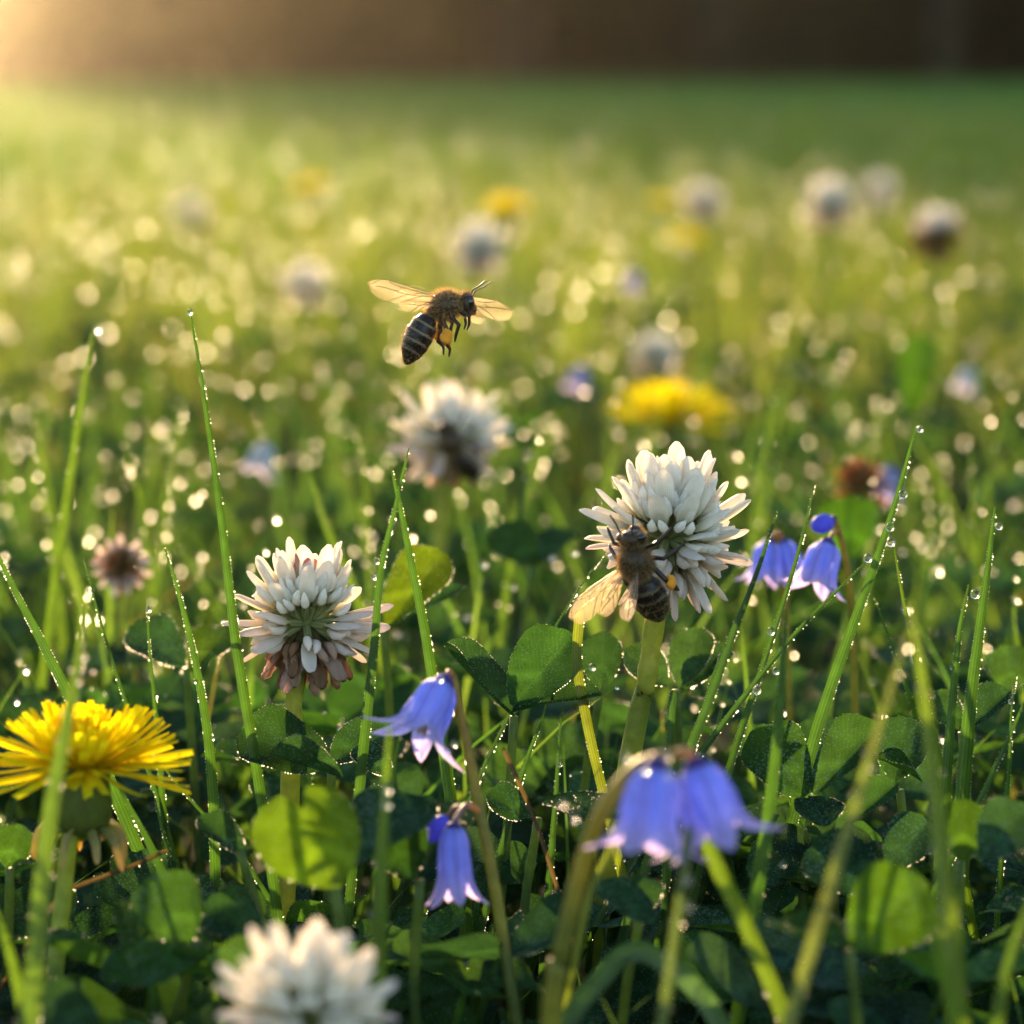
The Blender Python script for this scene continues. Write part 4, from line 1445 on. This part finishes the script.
bee('honeybee flying above the meadow with orange pollen on its hind leg', P(431, 312, .325), f1, d1, 40, FLY_LEGS,
    [((2.4, -1.4, 1.2), local(f1, d1, IV(-.96, .22, -.22)), local(f1, d1, IV(-.1, -.9, -.4)), 11.2, 3.2, AMB),
     ((1.6, -1.3, 0.9), local(f1, d1, IV(-.95, .02, -.20)), local(f1, d1, IV(-.1, -.9, -.4)), 6.2, 2.0, AMB),
     ((2.6, 1.4, 1.1), local(f1, d1, IV(.96, -.02, .30)), local(f1, d1, IV(.0, -.9, -.3)), 10.2, 3.0, AMB),
     ((1.9, 1.3, 0.8), local(f1, d1, IV(.93, -.20, .28)), local(f1, d1, IV(.0, -.9, -.3)), 6.8, 2.0, AMB)],
    scale=.84, pollen=[((0.45, -2.2, -3.6), (.85, .6, 1.1)), ((0.45, 2.2, -3.6), (.8, .55, 1.0))], seed=3, furl=1.15, furc=2.3)
f2, d2 = IV(-.25, .9, -.46), IV(-.42, -.40, -.80)
bee('honeybee feeding on the largest clover head, one wing spread', P(640, 577, .3135), f2, d2, 10, SIT_LEGS,
    [((2.0, 1.6, 1.3), local(f2, d2, IV(-.78, -.60, .12)), local(f2, d2, IV(.5, -.75, -.1)), 8.4, 3.0, AMB),
     ((1.2, 1.4, 1.0), local(f2, d2, IV(-.60, -.78, .12)), local(f2, d2, IV(.6, -.6, -.1)), 5.8, 2.0, AMB),
     ((2.0, -0.9, 1.7), local(f2, d2, IV(-.10, -.98, -.10)), local(f2, d2, IV(-.9, .1, .2)), 6.2, 2.0, (.50, .42, .42))],
    scale=.92, pollen=[((-1.6, -3.05, -1.5), (.95, .6, .65))], seed=4, stripe=.7, antenna_up=.3, furl=.9, furc=1.3)
f3, d3 = IV(-.46, .78, -.35), IV(-.10, -.35, -.93)
bee('dark honeybee clinging to the blurred clover head below the flying bee', P(457, 451, .459), f3, d3, 8, SIT_LEGS,
    [((2.0, 1.3, 1.6), local(f3, d3, IV(.30, -.93, .05)), local(f3, d3, IV(-.9, .0, .2)), 7.2, 2.4, (.35, .28, .2)),
     ((2.0, -1.3, 1.6), local(f3, d3, IV(.62, -.74, .12)), local(f3, d3, IV(.7, .5, .2)), 7.2, 2.4, (.35, .28, .2))],
    scale=.88, pollen=[], fine=False, seed=5, stripe=.5)

# ------------------------------------------------------------------ the grass blades one can tell apart
G1, G2, G3 = (0.028, 0.074, 0.010), (0.022, 0.06, 0.012), (0.050, 0.098, 0.011)
YEL = (0.085, 0.115, 0.013)  # blade green yellowed as if the sun shone through it
B = blade
B('tallest grass blade left of the drooping clover, a drop at its tip', [(190, 309), (205, 400), (222, 520), (236, 640), (254, 750), (264, 815)], .318, 11, col=G1, turn=.35)
B('tall slightly blurred blade with a bright drop at its tip near the left edge', [(93, 331), (82, 400), (69, 490), (55, 590)], .40, 12, .405, col=G3, dew=.25)
B('beaded blade bending left of the tallest blade', [(164, 546), (178, 590), (193, 650), (206, 720), (213, 790), (215, 850)], .322, 11, col=G1, dew=.9)
B('thin beaded blade rising behind the front dandelion', [(83, 556), (92, 590), (106, 640), (122, 690), (134, 725)], .335, 7, col=G2, dew=.8)
B('blade leaning in from the left edge above the front dandelion', [(-14, 530), (12, 585), (38, 635), (66, 690)], .330, 13, col=G1, dew=.9, turn=.2)
B('blurred foreground blade crossing the front dandelion', [(86, 588), (78, 660), (66, 730), (50, 820), (36, 960)], .262, 20, .255, col=G3, dew=.2, turn=.2, bead=2)
B('short upright blade with a drop left of the drooping clover', [(147, 603), (150, 650), (155, 700), (158, 735)], .335, 9, col=G1, dew=.5)
B('pointed blade between the two sharp clover heads', [(391, 466), (402, 515), (413, 570), (424, 625), (432, 672)], .322, 13, col=G1, dew=.9, turn=.2)
B('long thin blade passing just right of the drooping clover', [(409, 448), (395, 510), (381, 570), (375, 640), (366, 728)], .317, 11, col=G1, dew=.5)
B('bright blurred blade above the drooping clover', [(311, 476), (319, 505), (330, 535), (342, 562)], .43, 13, col=G3, dew=.35)
B('longest leaning blade on the right with drops below its tip', [(917, 424), (898, 495), (875, 565), (848, 640), (822, 715), (806, 770)], .320, 12, col=G1, dew=.8, turn=.4)
B('thin slanting blade crossing behind the longest leaning blade', [(868, 560), (830, 598), (790, 640), (742, 700), (700, 755)], .324, 9, col=G2, dew=.9)
B('beaded blade right of the largest clover, leaning right', [(815, 484), (802, 540), (783, 605), (762, 670), (742, 730)], .332, 10, col=G1, dew=.9)
B('dark narrow blade against the right side of the largest clover', [(778, 509), (758, 570), (735, 630), (710, 700), (690, 750)], .316, 11, col=G2, dew=.7)
B('thin blade close beside the dark narrow blade', [(735, 620), (712, 680), (700, 725), (690, 770)], .325, 7, col=G2, dew=.9)
B('broad upright beaded blade near the right edge', [(995, 507), (988, 570), (980, 630), (971, 700), (964, 780)], .325, 15, col=G1, dew=.9, turn=.3)
B('shorter upright blade left of the broad beaded blade', [(969, 584), (960, 630), (954, 690), (949, 750)], .322, 13, col=G1, dew=.8)
B('blade with drops leaning left behind the foreground yellow blade', [(894, 545), (902, 590), (914, 650), (926, 700)], .330, 11, col=G3, dew=.5)
B('broad blurred yellow-green foreground blade on the right', [(910, 598), (921, 670), (931, 750), (940, 830), (948, 910), (956, 985)], .252, 21, .248, col=(.06, .11, .013), dew=.15, turn=.2, bead=2, yellow=.12)
B('blurred pale foreground blade slanting left below the yellow-green blade', [(915, 615), (894, 680), (874, 745), (848, 830), (820, 920)], .240, 15, col=(.075, .11, .035), dew=.12, bead=2.4, yellow=.1)
B('thin blade slanting right behind the foreground yellow blade', [(874, 596), (890, 640), (908, 690), (926, 745)], .340, 9, col=G1, dew=.6)
B('straight green blade right of the two plump bluebells', [(786, 610), (782, 680), (776, 750), (768, 820), (757, 890)], .290, 15, col=G1, dew=.4, turn=.2)
B('sunlit yellow blade under the feeding bee', [(580, 608), (577, 660), (583, 700), (592, 745), (604, 795)], .322, 10, col=YEL, dew=.4, turn=.2, blunt=True)
B('blurred upright foreground blade left of the bluebells', [(390, 725), (386, 790), (382, 860), (378, 960)], .262, 20, col=G3, dew=.15, turn=.2, bead=2.2)
B('blurred yellow-green blade leaning left below the plump bluebells', [(706, 838), (722, 875), (742, 915), (764, 965)], .262, 18, col=(.065, .115, .015), dew=.2, blunt=True, bead=2)
B('pale blurred upright blade below the plump bluebells', [(690, 826), (684, 880), (674, 950), (664, 1020)], .245, 14, col=(.06, .095, .035), dew=.2, blunt=True, bead=2.4)
B('small yellow blade behind the arched bluebell stem', [(637, 822), (612, 850), (592, 890), (578, 950)], .27, 9, col=YEL, dew=.1, blunt=True)
B('thin beaded blade below the clover leaf under the feeding bee', [(548, 700), (538, 730), (527, 760), (518, 790)], .325, 9, col=G2, dew=.9)
B('upright shaded blade left of the sunlit yellow blade', [(562, 706), (559, 750), (556, 800), (552, 850)], .32, 9, col=G2, dew=.4)
B('short beaded blade between the stem of the largest clover and the plump bluebells', [(674, 690), (672, 710), (671, 735), (670, 760)], .32, 8, col=G2, dew=1, blunt=True)
B('slender blade at the right edge crossing the broad beaded blade', [(1030, 690), (1008, 740), (985, 790), (970, 820)], .315, 9, col=G1, dew=.9)
B('thin upright blade right of the broad beaded blade', [(1017, 670), (1012, 710), (1010, 760), (1006, 810)], .318, 8, col=G1, dew=.9)
B('blurred foreground blade in the lower right corner', [(1040, 880), (1020, 930), (1004, 985), (996, 1040)], .245, 20, col=G3, dew=.1)
B('broad blurred foreground blade left of the lower right corner', [(905, 850), (925, 910), (945, 970), (958, 1040)], .235, 20, col=(.05, .10, .014), dew=.1)
B('foreground blade in the lower left corner leaning left', [(-6, 905), (8, 945), (22, 1000), (30, 1050)], .262, 22, col=G3, dew=.1)
B('thin blade slanting behind the drooping clover from the left', [(152, 752), (178, 785), (205, 815), (235, 845)], .330, 7, col=G2, dew=.6)
B('dark blade rising beside the involucre of the front dandelion', [(118, 785), (134, 815), (150, 845), (166, 880)], .31, 13, col=G2, dew=.5)
B('narrow shaded blade just right of the front dandelion', [(153, 790), (160, 820), (168, 850), (172, 880)], .325, 7, col=G2, dew=.9)
B('bent grey-green blade near the bottom edge', [(560, 1030), (590, 990), (630, 952), (670, 965), (705, 1000), (735, 1050)], .262, 20, col=(.035, .08, .04), dew=.1, turn=.1, blunt=True)
B('thin beaded stalk left of the largest clover leading up to its petals', [(604, 556), (585, 580), (566, 610), (548, 640), (532, 670)], .334, 6, col=G2, dew=1.0)
B('blurred blade behind the feeding bee with a row of drops', [(880, 402), (872, 440), (866, 490), (862, 540)], .55, 10, col=G3, dew=.12, bead=3.4)
B('blurred blade slanting behind the flying bee', [(560, 405), (545, 450), (528, 495), (505, 540)], .55, 12, col=G3, dew=.12, bead=3.4)
B('blurred blade with beads left of the blurred clover with a bee', [(355, 425), (362, 460), (366, 500), (368, 540)], .46, 8, col=G3, dew=.2, bead=3.0)
B('blurred upright blade with beads right of the second dandelion', [(775, 395), (768, 440), (760, 490), (752, 560)], .50, 8, col=G3, dew=.2, bead=3.0)
B('thin dry brown stalk lying across the shade below the front dandelion', [(168, 850), (135, 865), (100, 878), (62, 892)], .300, 5, col=(.05, .036, .024), dew=.1, group=None, kind='dry_grass_stalk', blunt=True)
B('thin dry brown stalk leaning in the shade left of the arched bluebell', [(503, 748), (520, 785), (535, 820), (548, 858)], .315, 5, col=(.055, .04, .026), dew=.3, group=None, kind='dry_grass_stalk', blunt=True)
# more distinct blades of the middle distance
for (lab, pts, D, w) in [
    ('blurred blade near the left edge leaning right behind the beaded ones', [(30, 400), (42, 450), (50, 500), (56, 560)], .48, 10),
    ('blurred leaning blade between the tallest blade and the faded clover', [(120, 430), (132, 470), (142, 510), (150, 560)], .46, 8),
    ('blurred blade leaning left above the faded clover head', [(190, 390), (178, 430), (170, 470), (165, 520)], .5, 9),
    ('blurred blade right of the blurred clover with a bee', [(540, 430), (530, 470), (520, 510), (512, 560)], .44, 9),
    ('blurred upright blade far right below the pale blue flower', [(970, 440), (972, 480), (975, 520), (978, 570)], .46, 9),
    ('blurred blade leaning right at the right edge above the broad beaded blade', [(1015, 380), (1002, 430), (992, 480), (985, 540)], .5, 10),
]:
    B(lab, pts, D, w, col=G3, dew=.13, bead=3.2)

# ------------------------------------------------------------------ clover leaves one can tell apart
def clover_leaf(label, joint, leaflets, foot=None, stem_r=.5, group='clover leaves', dew=1.0, col=(0.022, 0.062, 0.018)):
    """joint: where the leaflets meet; leaflets: (base, tip, width mm, normal, fold, cup, colour or None)"""
    j = Vector(joint)
    ft = Vector(foot) if foot is not None else Vector((j.x + random.uniform(-.004, .004), j.y + random.uniform(0, .006), 0))
    ft.z = 0
    root = thing('clover_leaf', ft, label, 'clover leaf', group)
    mb = MB()
    stalk(mb, [j, j.lerp(ft, .35) + Vector((random.uniform(-.002, .002), 0, .002)), ft], stem_r * MM, stem_r * 1.2 * MM, (0.09, 0.15, 0.04), 14)
    mb.build('petiole', M_STEM, root, ft)
    for (b, t, w, n, fold, cup, c) in leaflets:
        mb = MB()
        leaflet(mb, b, t, w * MM, n, fold, cup, .26 if w > 11 else random.uniform(.02, .07), jit(c or col, .1), 22, 13, dew=dew, wav=random.uniform(.02, .06))
        mb.build('leaflet', M_LEAF, root, ft)


TOW = IV(0, .25, -1)       # facing the camera
FLAT = IV(0, 1, -.15)
LIT = (0.045, 0.095, 0.009)  # leaf green with light from behind put into the colour
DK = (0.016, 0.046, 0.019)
D0 = .325
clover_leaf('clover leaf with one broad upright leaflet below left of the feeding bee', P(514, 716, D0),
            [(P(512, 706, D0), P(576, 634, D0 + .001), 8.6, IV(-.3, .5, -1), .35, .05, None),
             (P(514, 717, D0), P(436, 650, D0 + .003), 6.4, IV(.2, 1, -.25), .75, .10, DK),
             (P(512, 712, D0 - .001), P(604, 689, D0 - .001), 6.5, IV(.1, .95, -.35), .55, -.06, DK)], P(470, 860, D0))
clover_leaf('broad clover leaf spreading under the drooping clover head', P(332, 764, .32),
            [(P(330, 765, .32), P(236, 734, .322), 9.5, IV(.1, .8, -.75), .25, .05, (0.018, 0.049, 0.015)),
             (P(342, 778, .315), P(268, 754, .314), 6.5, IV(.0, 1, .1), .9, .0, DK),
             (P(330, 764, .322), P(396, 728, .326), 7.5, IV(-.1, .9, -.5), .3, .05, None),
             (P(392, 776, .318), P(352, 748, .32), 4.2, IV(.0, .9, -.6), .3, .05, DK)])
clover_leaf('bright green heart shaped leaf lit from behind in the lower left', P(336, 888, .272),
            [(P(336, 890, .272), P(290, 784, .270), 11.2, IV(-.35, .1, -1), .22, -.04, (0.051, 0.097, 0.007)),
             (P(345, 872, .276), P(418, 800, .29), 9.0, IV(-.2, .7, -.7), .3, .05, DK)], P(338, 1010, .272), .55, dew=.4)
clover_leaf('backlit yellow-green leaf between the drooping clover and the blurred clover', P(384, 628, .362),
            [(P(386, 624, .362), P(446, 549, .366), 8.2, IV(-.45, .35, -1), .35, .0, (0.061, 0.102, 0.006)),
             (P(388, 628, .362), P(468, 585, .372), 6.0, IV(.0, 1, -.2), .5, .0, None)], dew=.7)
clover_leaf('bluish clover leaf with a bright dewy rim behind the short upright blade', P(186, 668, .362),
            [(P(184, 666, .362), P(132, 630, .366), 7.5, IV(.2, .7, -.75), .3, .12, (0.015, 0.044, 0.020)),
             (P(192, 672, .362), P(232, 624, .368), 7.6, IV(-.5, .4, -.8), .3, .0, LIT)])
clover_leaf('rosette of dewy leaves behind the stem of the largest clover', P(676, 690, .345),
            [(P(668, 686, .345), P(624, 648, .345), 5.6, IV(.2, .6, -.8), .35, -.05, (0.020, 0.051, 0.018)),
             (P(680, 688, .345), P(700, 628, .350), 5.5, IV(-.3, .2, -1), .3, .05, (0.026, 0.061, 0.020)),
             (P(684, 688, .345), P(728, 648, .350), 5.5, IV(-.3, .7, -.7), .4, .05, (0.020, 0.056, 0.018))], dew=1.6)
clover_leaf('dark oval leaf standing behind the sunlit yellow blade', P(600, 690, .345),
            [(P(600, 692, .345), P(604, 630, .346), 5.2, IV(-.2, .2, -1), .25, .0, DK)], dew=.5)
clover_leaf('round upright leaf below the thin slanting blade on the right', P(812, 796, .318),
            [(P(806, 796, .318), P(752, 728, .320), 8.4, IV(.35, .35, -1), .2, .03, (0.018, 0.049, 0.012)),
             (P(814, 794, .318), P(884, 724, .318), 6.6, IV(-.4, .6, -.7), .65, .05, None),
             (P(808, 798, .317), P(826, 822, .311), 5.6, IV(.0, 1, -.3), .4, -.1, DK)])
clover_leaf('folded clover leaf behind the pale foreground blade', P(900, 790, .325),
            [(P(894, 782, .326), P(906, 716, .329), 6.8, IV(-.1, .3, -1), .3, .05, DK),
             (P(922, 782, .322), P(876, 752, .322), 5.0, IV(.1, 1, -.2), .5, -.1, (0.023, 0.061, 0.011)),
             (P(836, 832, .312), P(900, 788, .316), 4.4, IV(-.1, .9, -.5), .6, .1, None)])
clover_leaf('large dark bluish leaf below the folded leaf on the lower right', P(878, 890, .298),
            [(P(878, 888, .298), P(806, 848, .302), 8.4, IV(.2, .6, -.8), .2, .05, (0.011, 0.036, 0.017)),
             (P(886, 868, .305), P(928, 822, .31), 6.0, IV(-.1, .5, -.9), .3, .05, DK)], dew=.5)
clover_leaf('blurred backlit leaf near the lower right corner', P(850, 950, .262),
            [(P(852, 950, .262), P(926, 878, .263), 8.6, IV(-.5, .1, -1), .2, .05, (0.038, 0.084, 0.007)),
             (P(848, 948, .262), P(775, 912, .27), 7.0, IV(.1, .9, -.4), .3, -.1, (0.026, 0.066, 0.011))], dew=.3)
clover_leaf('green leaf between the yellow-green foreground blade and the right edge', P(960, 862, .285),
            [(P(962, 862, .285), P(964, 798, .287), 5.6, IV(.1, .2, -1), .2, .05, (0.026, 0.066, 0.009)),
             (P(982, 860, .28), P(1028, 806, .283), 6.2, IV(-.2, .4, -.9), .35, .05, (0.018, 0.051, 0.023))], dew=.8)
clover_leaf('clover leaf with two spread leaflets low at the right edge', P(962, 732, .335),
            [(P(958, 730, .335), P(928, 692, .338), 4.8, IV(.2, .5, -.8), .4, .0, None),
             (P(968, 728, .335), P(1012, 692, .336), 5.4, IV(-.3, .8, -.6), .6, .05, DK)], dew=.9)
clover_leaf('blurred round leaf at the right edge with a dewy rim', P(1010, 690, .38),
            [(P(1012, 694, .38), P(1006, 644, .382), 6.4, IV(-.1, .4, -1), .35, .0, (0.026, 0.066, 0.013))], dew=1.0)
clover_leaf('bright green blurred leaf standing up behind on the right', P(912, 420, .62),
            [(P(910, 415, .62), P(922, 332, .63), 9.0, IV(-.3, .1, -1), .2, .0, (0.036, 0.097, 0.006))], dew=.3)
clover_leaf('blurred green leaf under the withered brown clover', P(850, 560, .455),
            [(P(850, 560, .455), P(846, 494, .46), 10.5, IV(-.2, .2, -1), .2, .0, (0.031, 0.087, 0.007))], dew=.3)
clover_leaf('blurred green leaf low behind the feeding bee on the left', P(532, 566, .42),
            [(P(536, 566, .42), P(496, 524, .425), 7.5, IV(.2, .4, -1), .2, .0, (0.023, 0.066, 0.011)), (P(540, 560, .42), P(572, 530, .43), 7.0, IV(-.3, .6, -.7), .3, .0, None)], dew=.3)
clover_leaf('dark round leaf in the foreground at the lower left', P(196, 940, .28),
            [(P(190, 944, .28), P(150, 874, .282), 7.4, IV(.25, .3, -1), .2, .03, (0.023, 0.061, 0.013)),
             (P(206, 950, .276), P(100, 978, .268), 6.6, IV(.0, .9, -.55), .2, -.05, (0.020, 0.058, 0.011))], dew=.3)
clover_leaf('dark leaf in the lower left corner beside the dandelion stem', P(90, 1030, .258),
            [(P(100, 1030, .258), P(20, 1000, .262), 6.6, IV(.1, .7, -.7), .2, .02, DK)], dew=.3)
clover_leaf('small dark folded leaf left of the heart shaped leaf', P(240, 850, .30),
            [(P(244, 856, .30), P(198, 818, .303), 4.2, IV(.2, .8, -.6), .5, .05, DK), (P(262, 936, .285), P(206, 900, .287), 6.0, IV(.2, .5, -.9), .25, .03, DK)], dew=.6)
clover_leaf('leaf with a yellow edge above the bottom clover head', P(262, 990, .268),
            [(P(268, 990, .268), P(212, 952, .268), 6.2, IV(.1, .6, -.9), .3, .0, (0.031, 0.076, 0.011))], dew=.2)
clover_leaf('dark round leaves below the two plump bluebells', P(640, 916, .29),
            [(P(640, 916, .29), P(638, 874, .292), 5.0, IV(.1, .3, -1), .2, .0, DK), (P(655, 925, .285), P(600, 880, .29), 5.0, IV(.2, .8, -.6), .2, .0, DK)], dew=.4)
clover_leaf('shaded leaf right of the narrow drooping bluebell flower', P(538, 818, .318),
            [(P(530, 818, .318), P(486, 792, .318), 5.0, IV(.0, .8, -.7), .25, .0, (0.015, 0.044, 0.015)), (P(545, 800, .318), P(622, 808, .30), 6.5, IV(.0, .8, -.6), .2, -.05, None)], dew=.7)
clover_leaf('dark leaf at the left edge behind the dandelion stem', P(10, 868, .305),
            [(P(6, 868, .305), P(22, 824, .306), 4.8, IV(.1, .5, -.9), .3, .0, (0.023, 0.061, 0.011)), (P(14, 870, .305), P(52, 850, .31), 5, IV(-.2, .8, -.6), .4, .0, DK)], dew=.8)
clover_leaf('leaf behind the blurred upright foreground blade', P(420, 880, .285),
            [(P(412, 880, .285), P(378, 815, .29), 7.5, IV(.2, .5, -.9), .25, .03, (0.020, 0.058, 0.011)), (P(425, 870, .285), P(462, 800, .30), 6.4, IV(-.2, .6, -.8), .35, .0, DK)], dew=.5)

# ------------------------------------------------------------------ water drops one can tell apart
def drop(label, px, py, D, rpx, squash=1.12):
    r = rpx * D / F
    mb = MB()
    mb.ellipsoid((0, 0, 0), (r, r, r * squash), (1, 1, 1), None, 14, 18)
    for i, p in enumerate(mb.v):
        if p[2] > 0: mb.v[i] = (p[0] * (1 - 0.35 * (p[2] / (r * squash)) ** 2), p[1] * (1 - 0.35 * (p[2] / (r * squash)) ** 2), p[2])
    o = mb.build('dew_drop', M_DROP, None, None)
    o.location = P(px, py, D)
    tag(o, label, 'dew drop', 'clear water drops on the blades')


for args in [
    ('water drop on the tip of the tallest blade', 190, 312, .317, 3.2),
    ('bright water drop on the tip of the blurred tall blade by the left edge', 97, 329, .399, 4.0),
    ('water drop just under the tip of the longest leaning blade', 920, 429, .318, 3.4),
    ('largest water drop hanging halfway down the longest leaning blade', 903, 494, .318, 4.6),
    ('upper of two touching drops left of the longest leaning blade', 890, 527, .318, 4.4),
    ('lower of two touching drops left of the longest leaning blade', 891, 542, .318, 4.6),
    ('water drop where the slanting blade meets the longest blade', 868, 558, .322, 4.4),
    ('water drop beside the tip of the broad upright beaded blade', 999, 526, .323, 3.8),
    ('water drop beside the tip of the shorter upright blade', 975, 594, .32, 4.6),
    ('water drop hanging below the slanting blade near the clover stem', 757, 690, .322, 4.5),
    ('water drop on the beaded blade level with its middle', 771, 631, .330, 4.2),
    ('lowest drop hanging under the slanting blade', 776, 671, .322, 3.6),
    ('water drop at the tip of the short upright blade by the drooping clover', 149, 609, .333, 3.2),
    ('drop on the thin blade right above the drooping clover', 377, 561, .317, 3.6),
    ('drop on the top right petal edge of the drooping clover', 374, 577, .316, 3.0),
    ('tiny drop on the shaded blade below the clover leaf', 560, 764, .318, 3.0),
    ('lone drop in the shade right of the plump bluebells', 783, 864, .29, 3.4),
    ('drop on the upper side of the wide flared bluebell', 440, 678, .291, 4.0),
    ('drop on the lower petal of the wide flared bluebell', 454, 744, .290, 3.6),
    ('left one of the drops on top of the plump bluebells', 626, 757, .246, 4.2),
    ('second drop on top of the plump bluebells', 644, 769, .246, 4.0),
    ('drop between the two plump bluebells near their tops', 668, 775, .245, 4.4),
    ('right one of the drops on top of the plump bluebells', 667, 757, .246, 4.2),
    ('bright drop left of the arched bluebell stem', 575, 818, .255, 4.4),
    ('dimmer drop above the bright drop beside the arched stem', 563, 803, .255, 4.0),
    ('upper bright drop on the blurred upright foreground blade', 388, 789, .258, 4.2),
    ('lower bright drop on the blurred upright foreground blade', 387, 804, .258, 4.4),
    ('upper drop on the pale blade under the plump bluebells', 688, 879, .243, 4.2),
    ('lower drop on the pale blade under the plump bluebells', 689, 906, .243, 4.2),
    ('highest drop on the foreground blade crossing the dandelion', 84, 656, .259, 3.4),
    ('middle drop on the foreground blade crossing the dandelion', 82, 668, .259, 3.0),
    ('lowest drop on the foreground blade crossing the dandelion', 79, 681, .259, 3.6),
    ('drop low beside the left bottom corner leaf', 157, 1020, .24, 5.0),
]:
    drop(*args)


# ------------------------------------------------------------------ all the fine dew
def fine_dew():
    pts = np.array(DEW)
    t = (1 + 5 ** 0.5) / 2
    iv = np.array([(-1, t, 0), (1, t, 0), (-1, -t, 0), (1, -t, 0), (0, -1, t), (0, 1, t), (0, -1, -t), (0, 1, -t), (t, 0, -1), (t, 0, 1), (-t, 0, -1), (-t, 0, 1)], float)
    iv /= np.linalg.norm(iv[0])
    fi = [(0, 11, 5), (0, 5, 1), (0, 1, 7), (0, 7, 10), (0, 10, 11), (1, 5, 9), (5, 11, 4), (11, 10, 2), (10, 7, 6), (7, 1, 8), (3, 9, 4), (3, 4, 2), (3, 2, 6), (3, 6, 8), (3, 8, 9), (4, 9, 5), (2, 4, 11), (6, 2, 10), (8, 6, 7), (9, 8, 1)]

    def sub(v, f):
        v = [tuple(p) for p in v]; cache = {}; out = []

        def mid(a, b):
            k = (min(a, b), max(a, b))
            if k not in cache:
                m = np.array(v[a]) + np.array(v[b]); m /= np.linalg.norm(m)
                v.append(tuple(m)); cache[k] = len(v) - 1
            return cache[k]
        for a, b, c in f:
            x, y, z = mid(a, b), mid(b, c), mid(c, a)
            out += [(a, x, z), (b, y, x), (c, z, y), (x, y, z)]
        return np.array(v), out
    v1, f1 = sub(iv, fi)
    V, Fc, n = [], [], 0
    for sel, (tv, tf) in ((pts[:, 3] <= 0.00012, (iv, np.array(fi))), (pts[:, 3] > 0.00012, (v1, np.array(f1)))):
        q = pts[sel]
        if not len(q): continue
        V.append((q[:, None, :3] + q[:, None, 3:4] * tv[None]).reshape(-1, 3))
        Fc.append((tf[None] + (np.arange(len(q)) * len(tv))[:, None, None]).reshape(-1, 3) + n)
        n += len(V[-1])
    V = np.concatenate(V); Fc = np.concatenate(Fc)
    o = link('dew', np_mesh('dew', V, Fc, np.ones((len(V), 3)), None, M_DEW))
    tag(o, 'fine sparkling dew beaded on grass, leaves and stems', 'dew', kind='stuff')
    print('DEW beads', len(pts))


fine_dew()
print('objects', len(SC.objects))
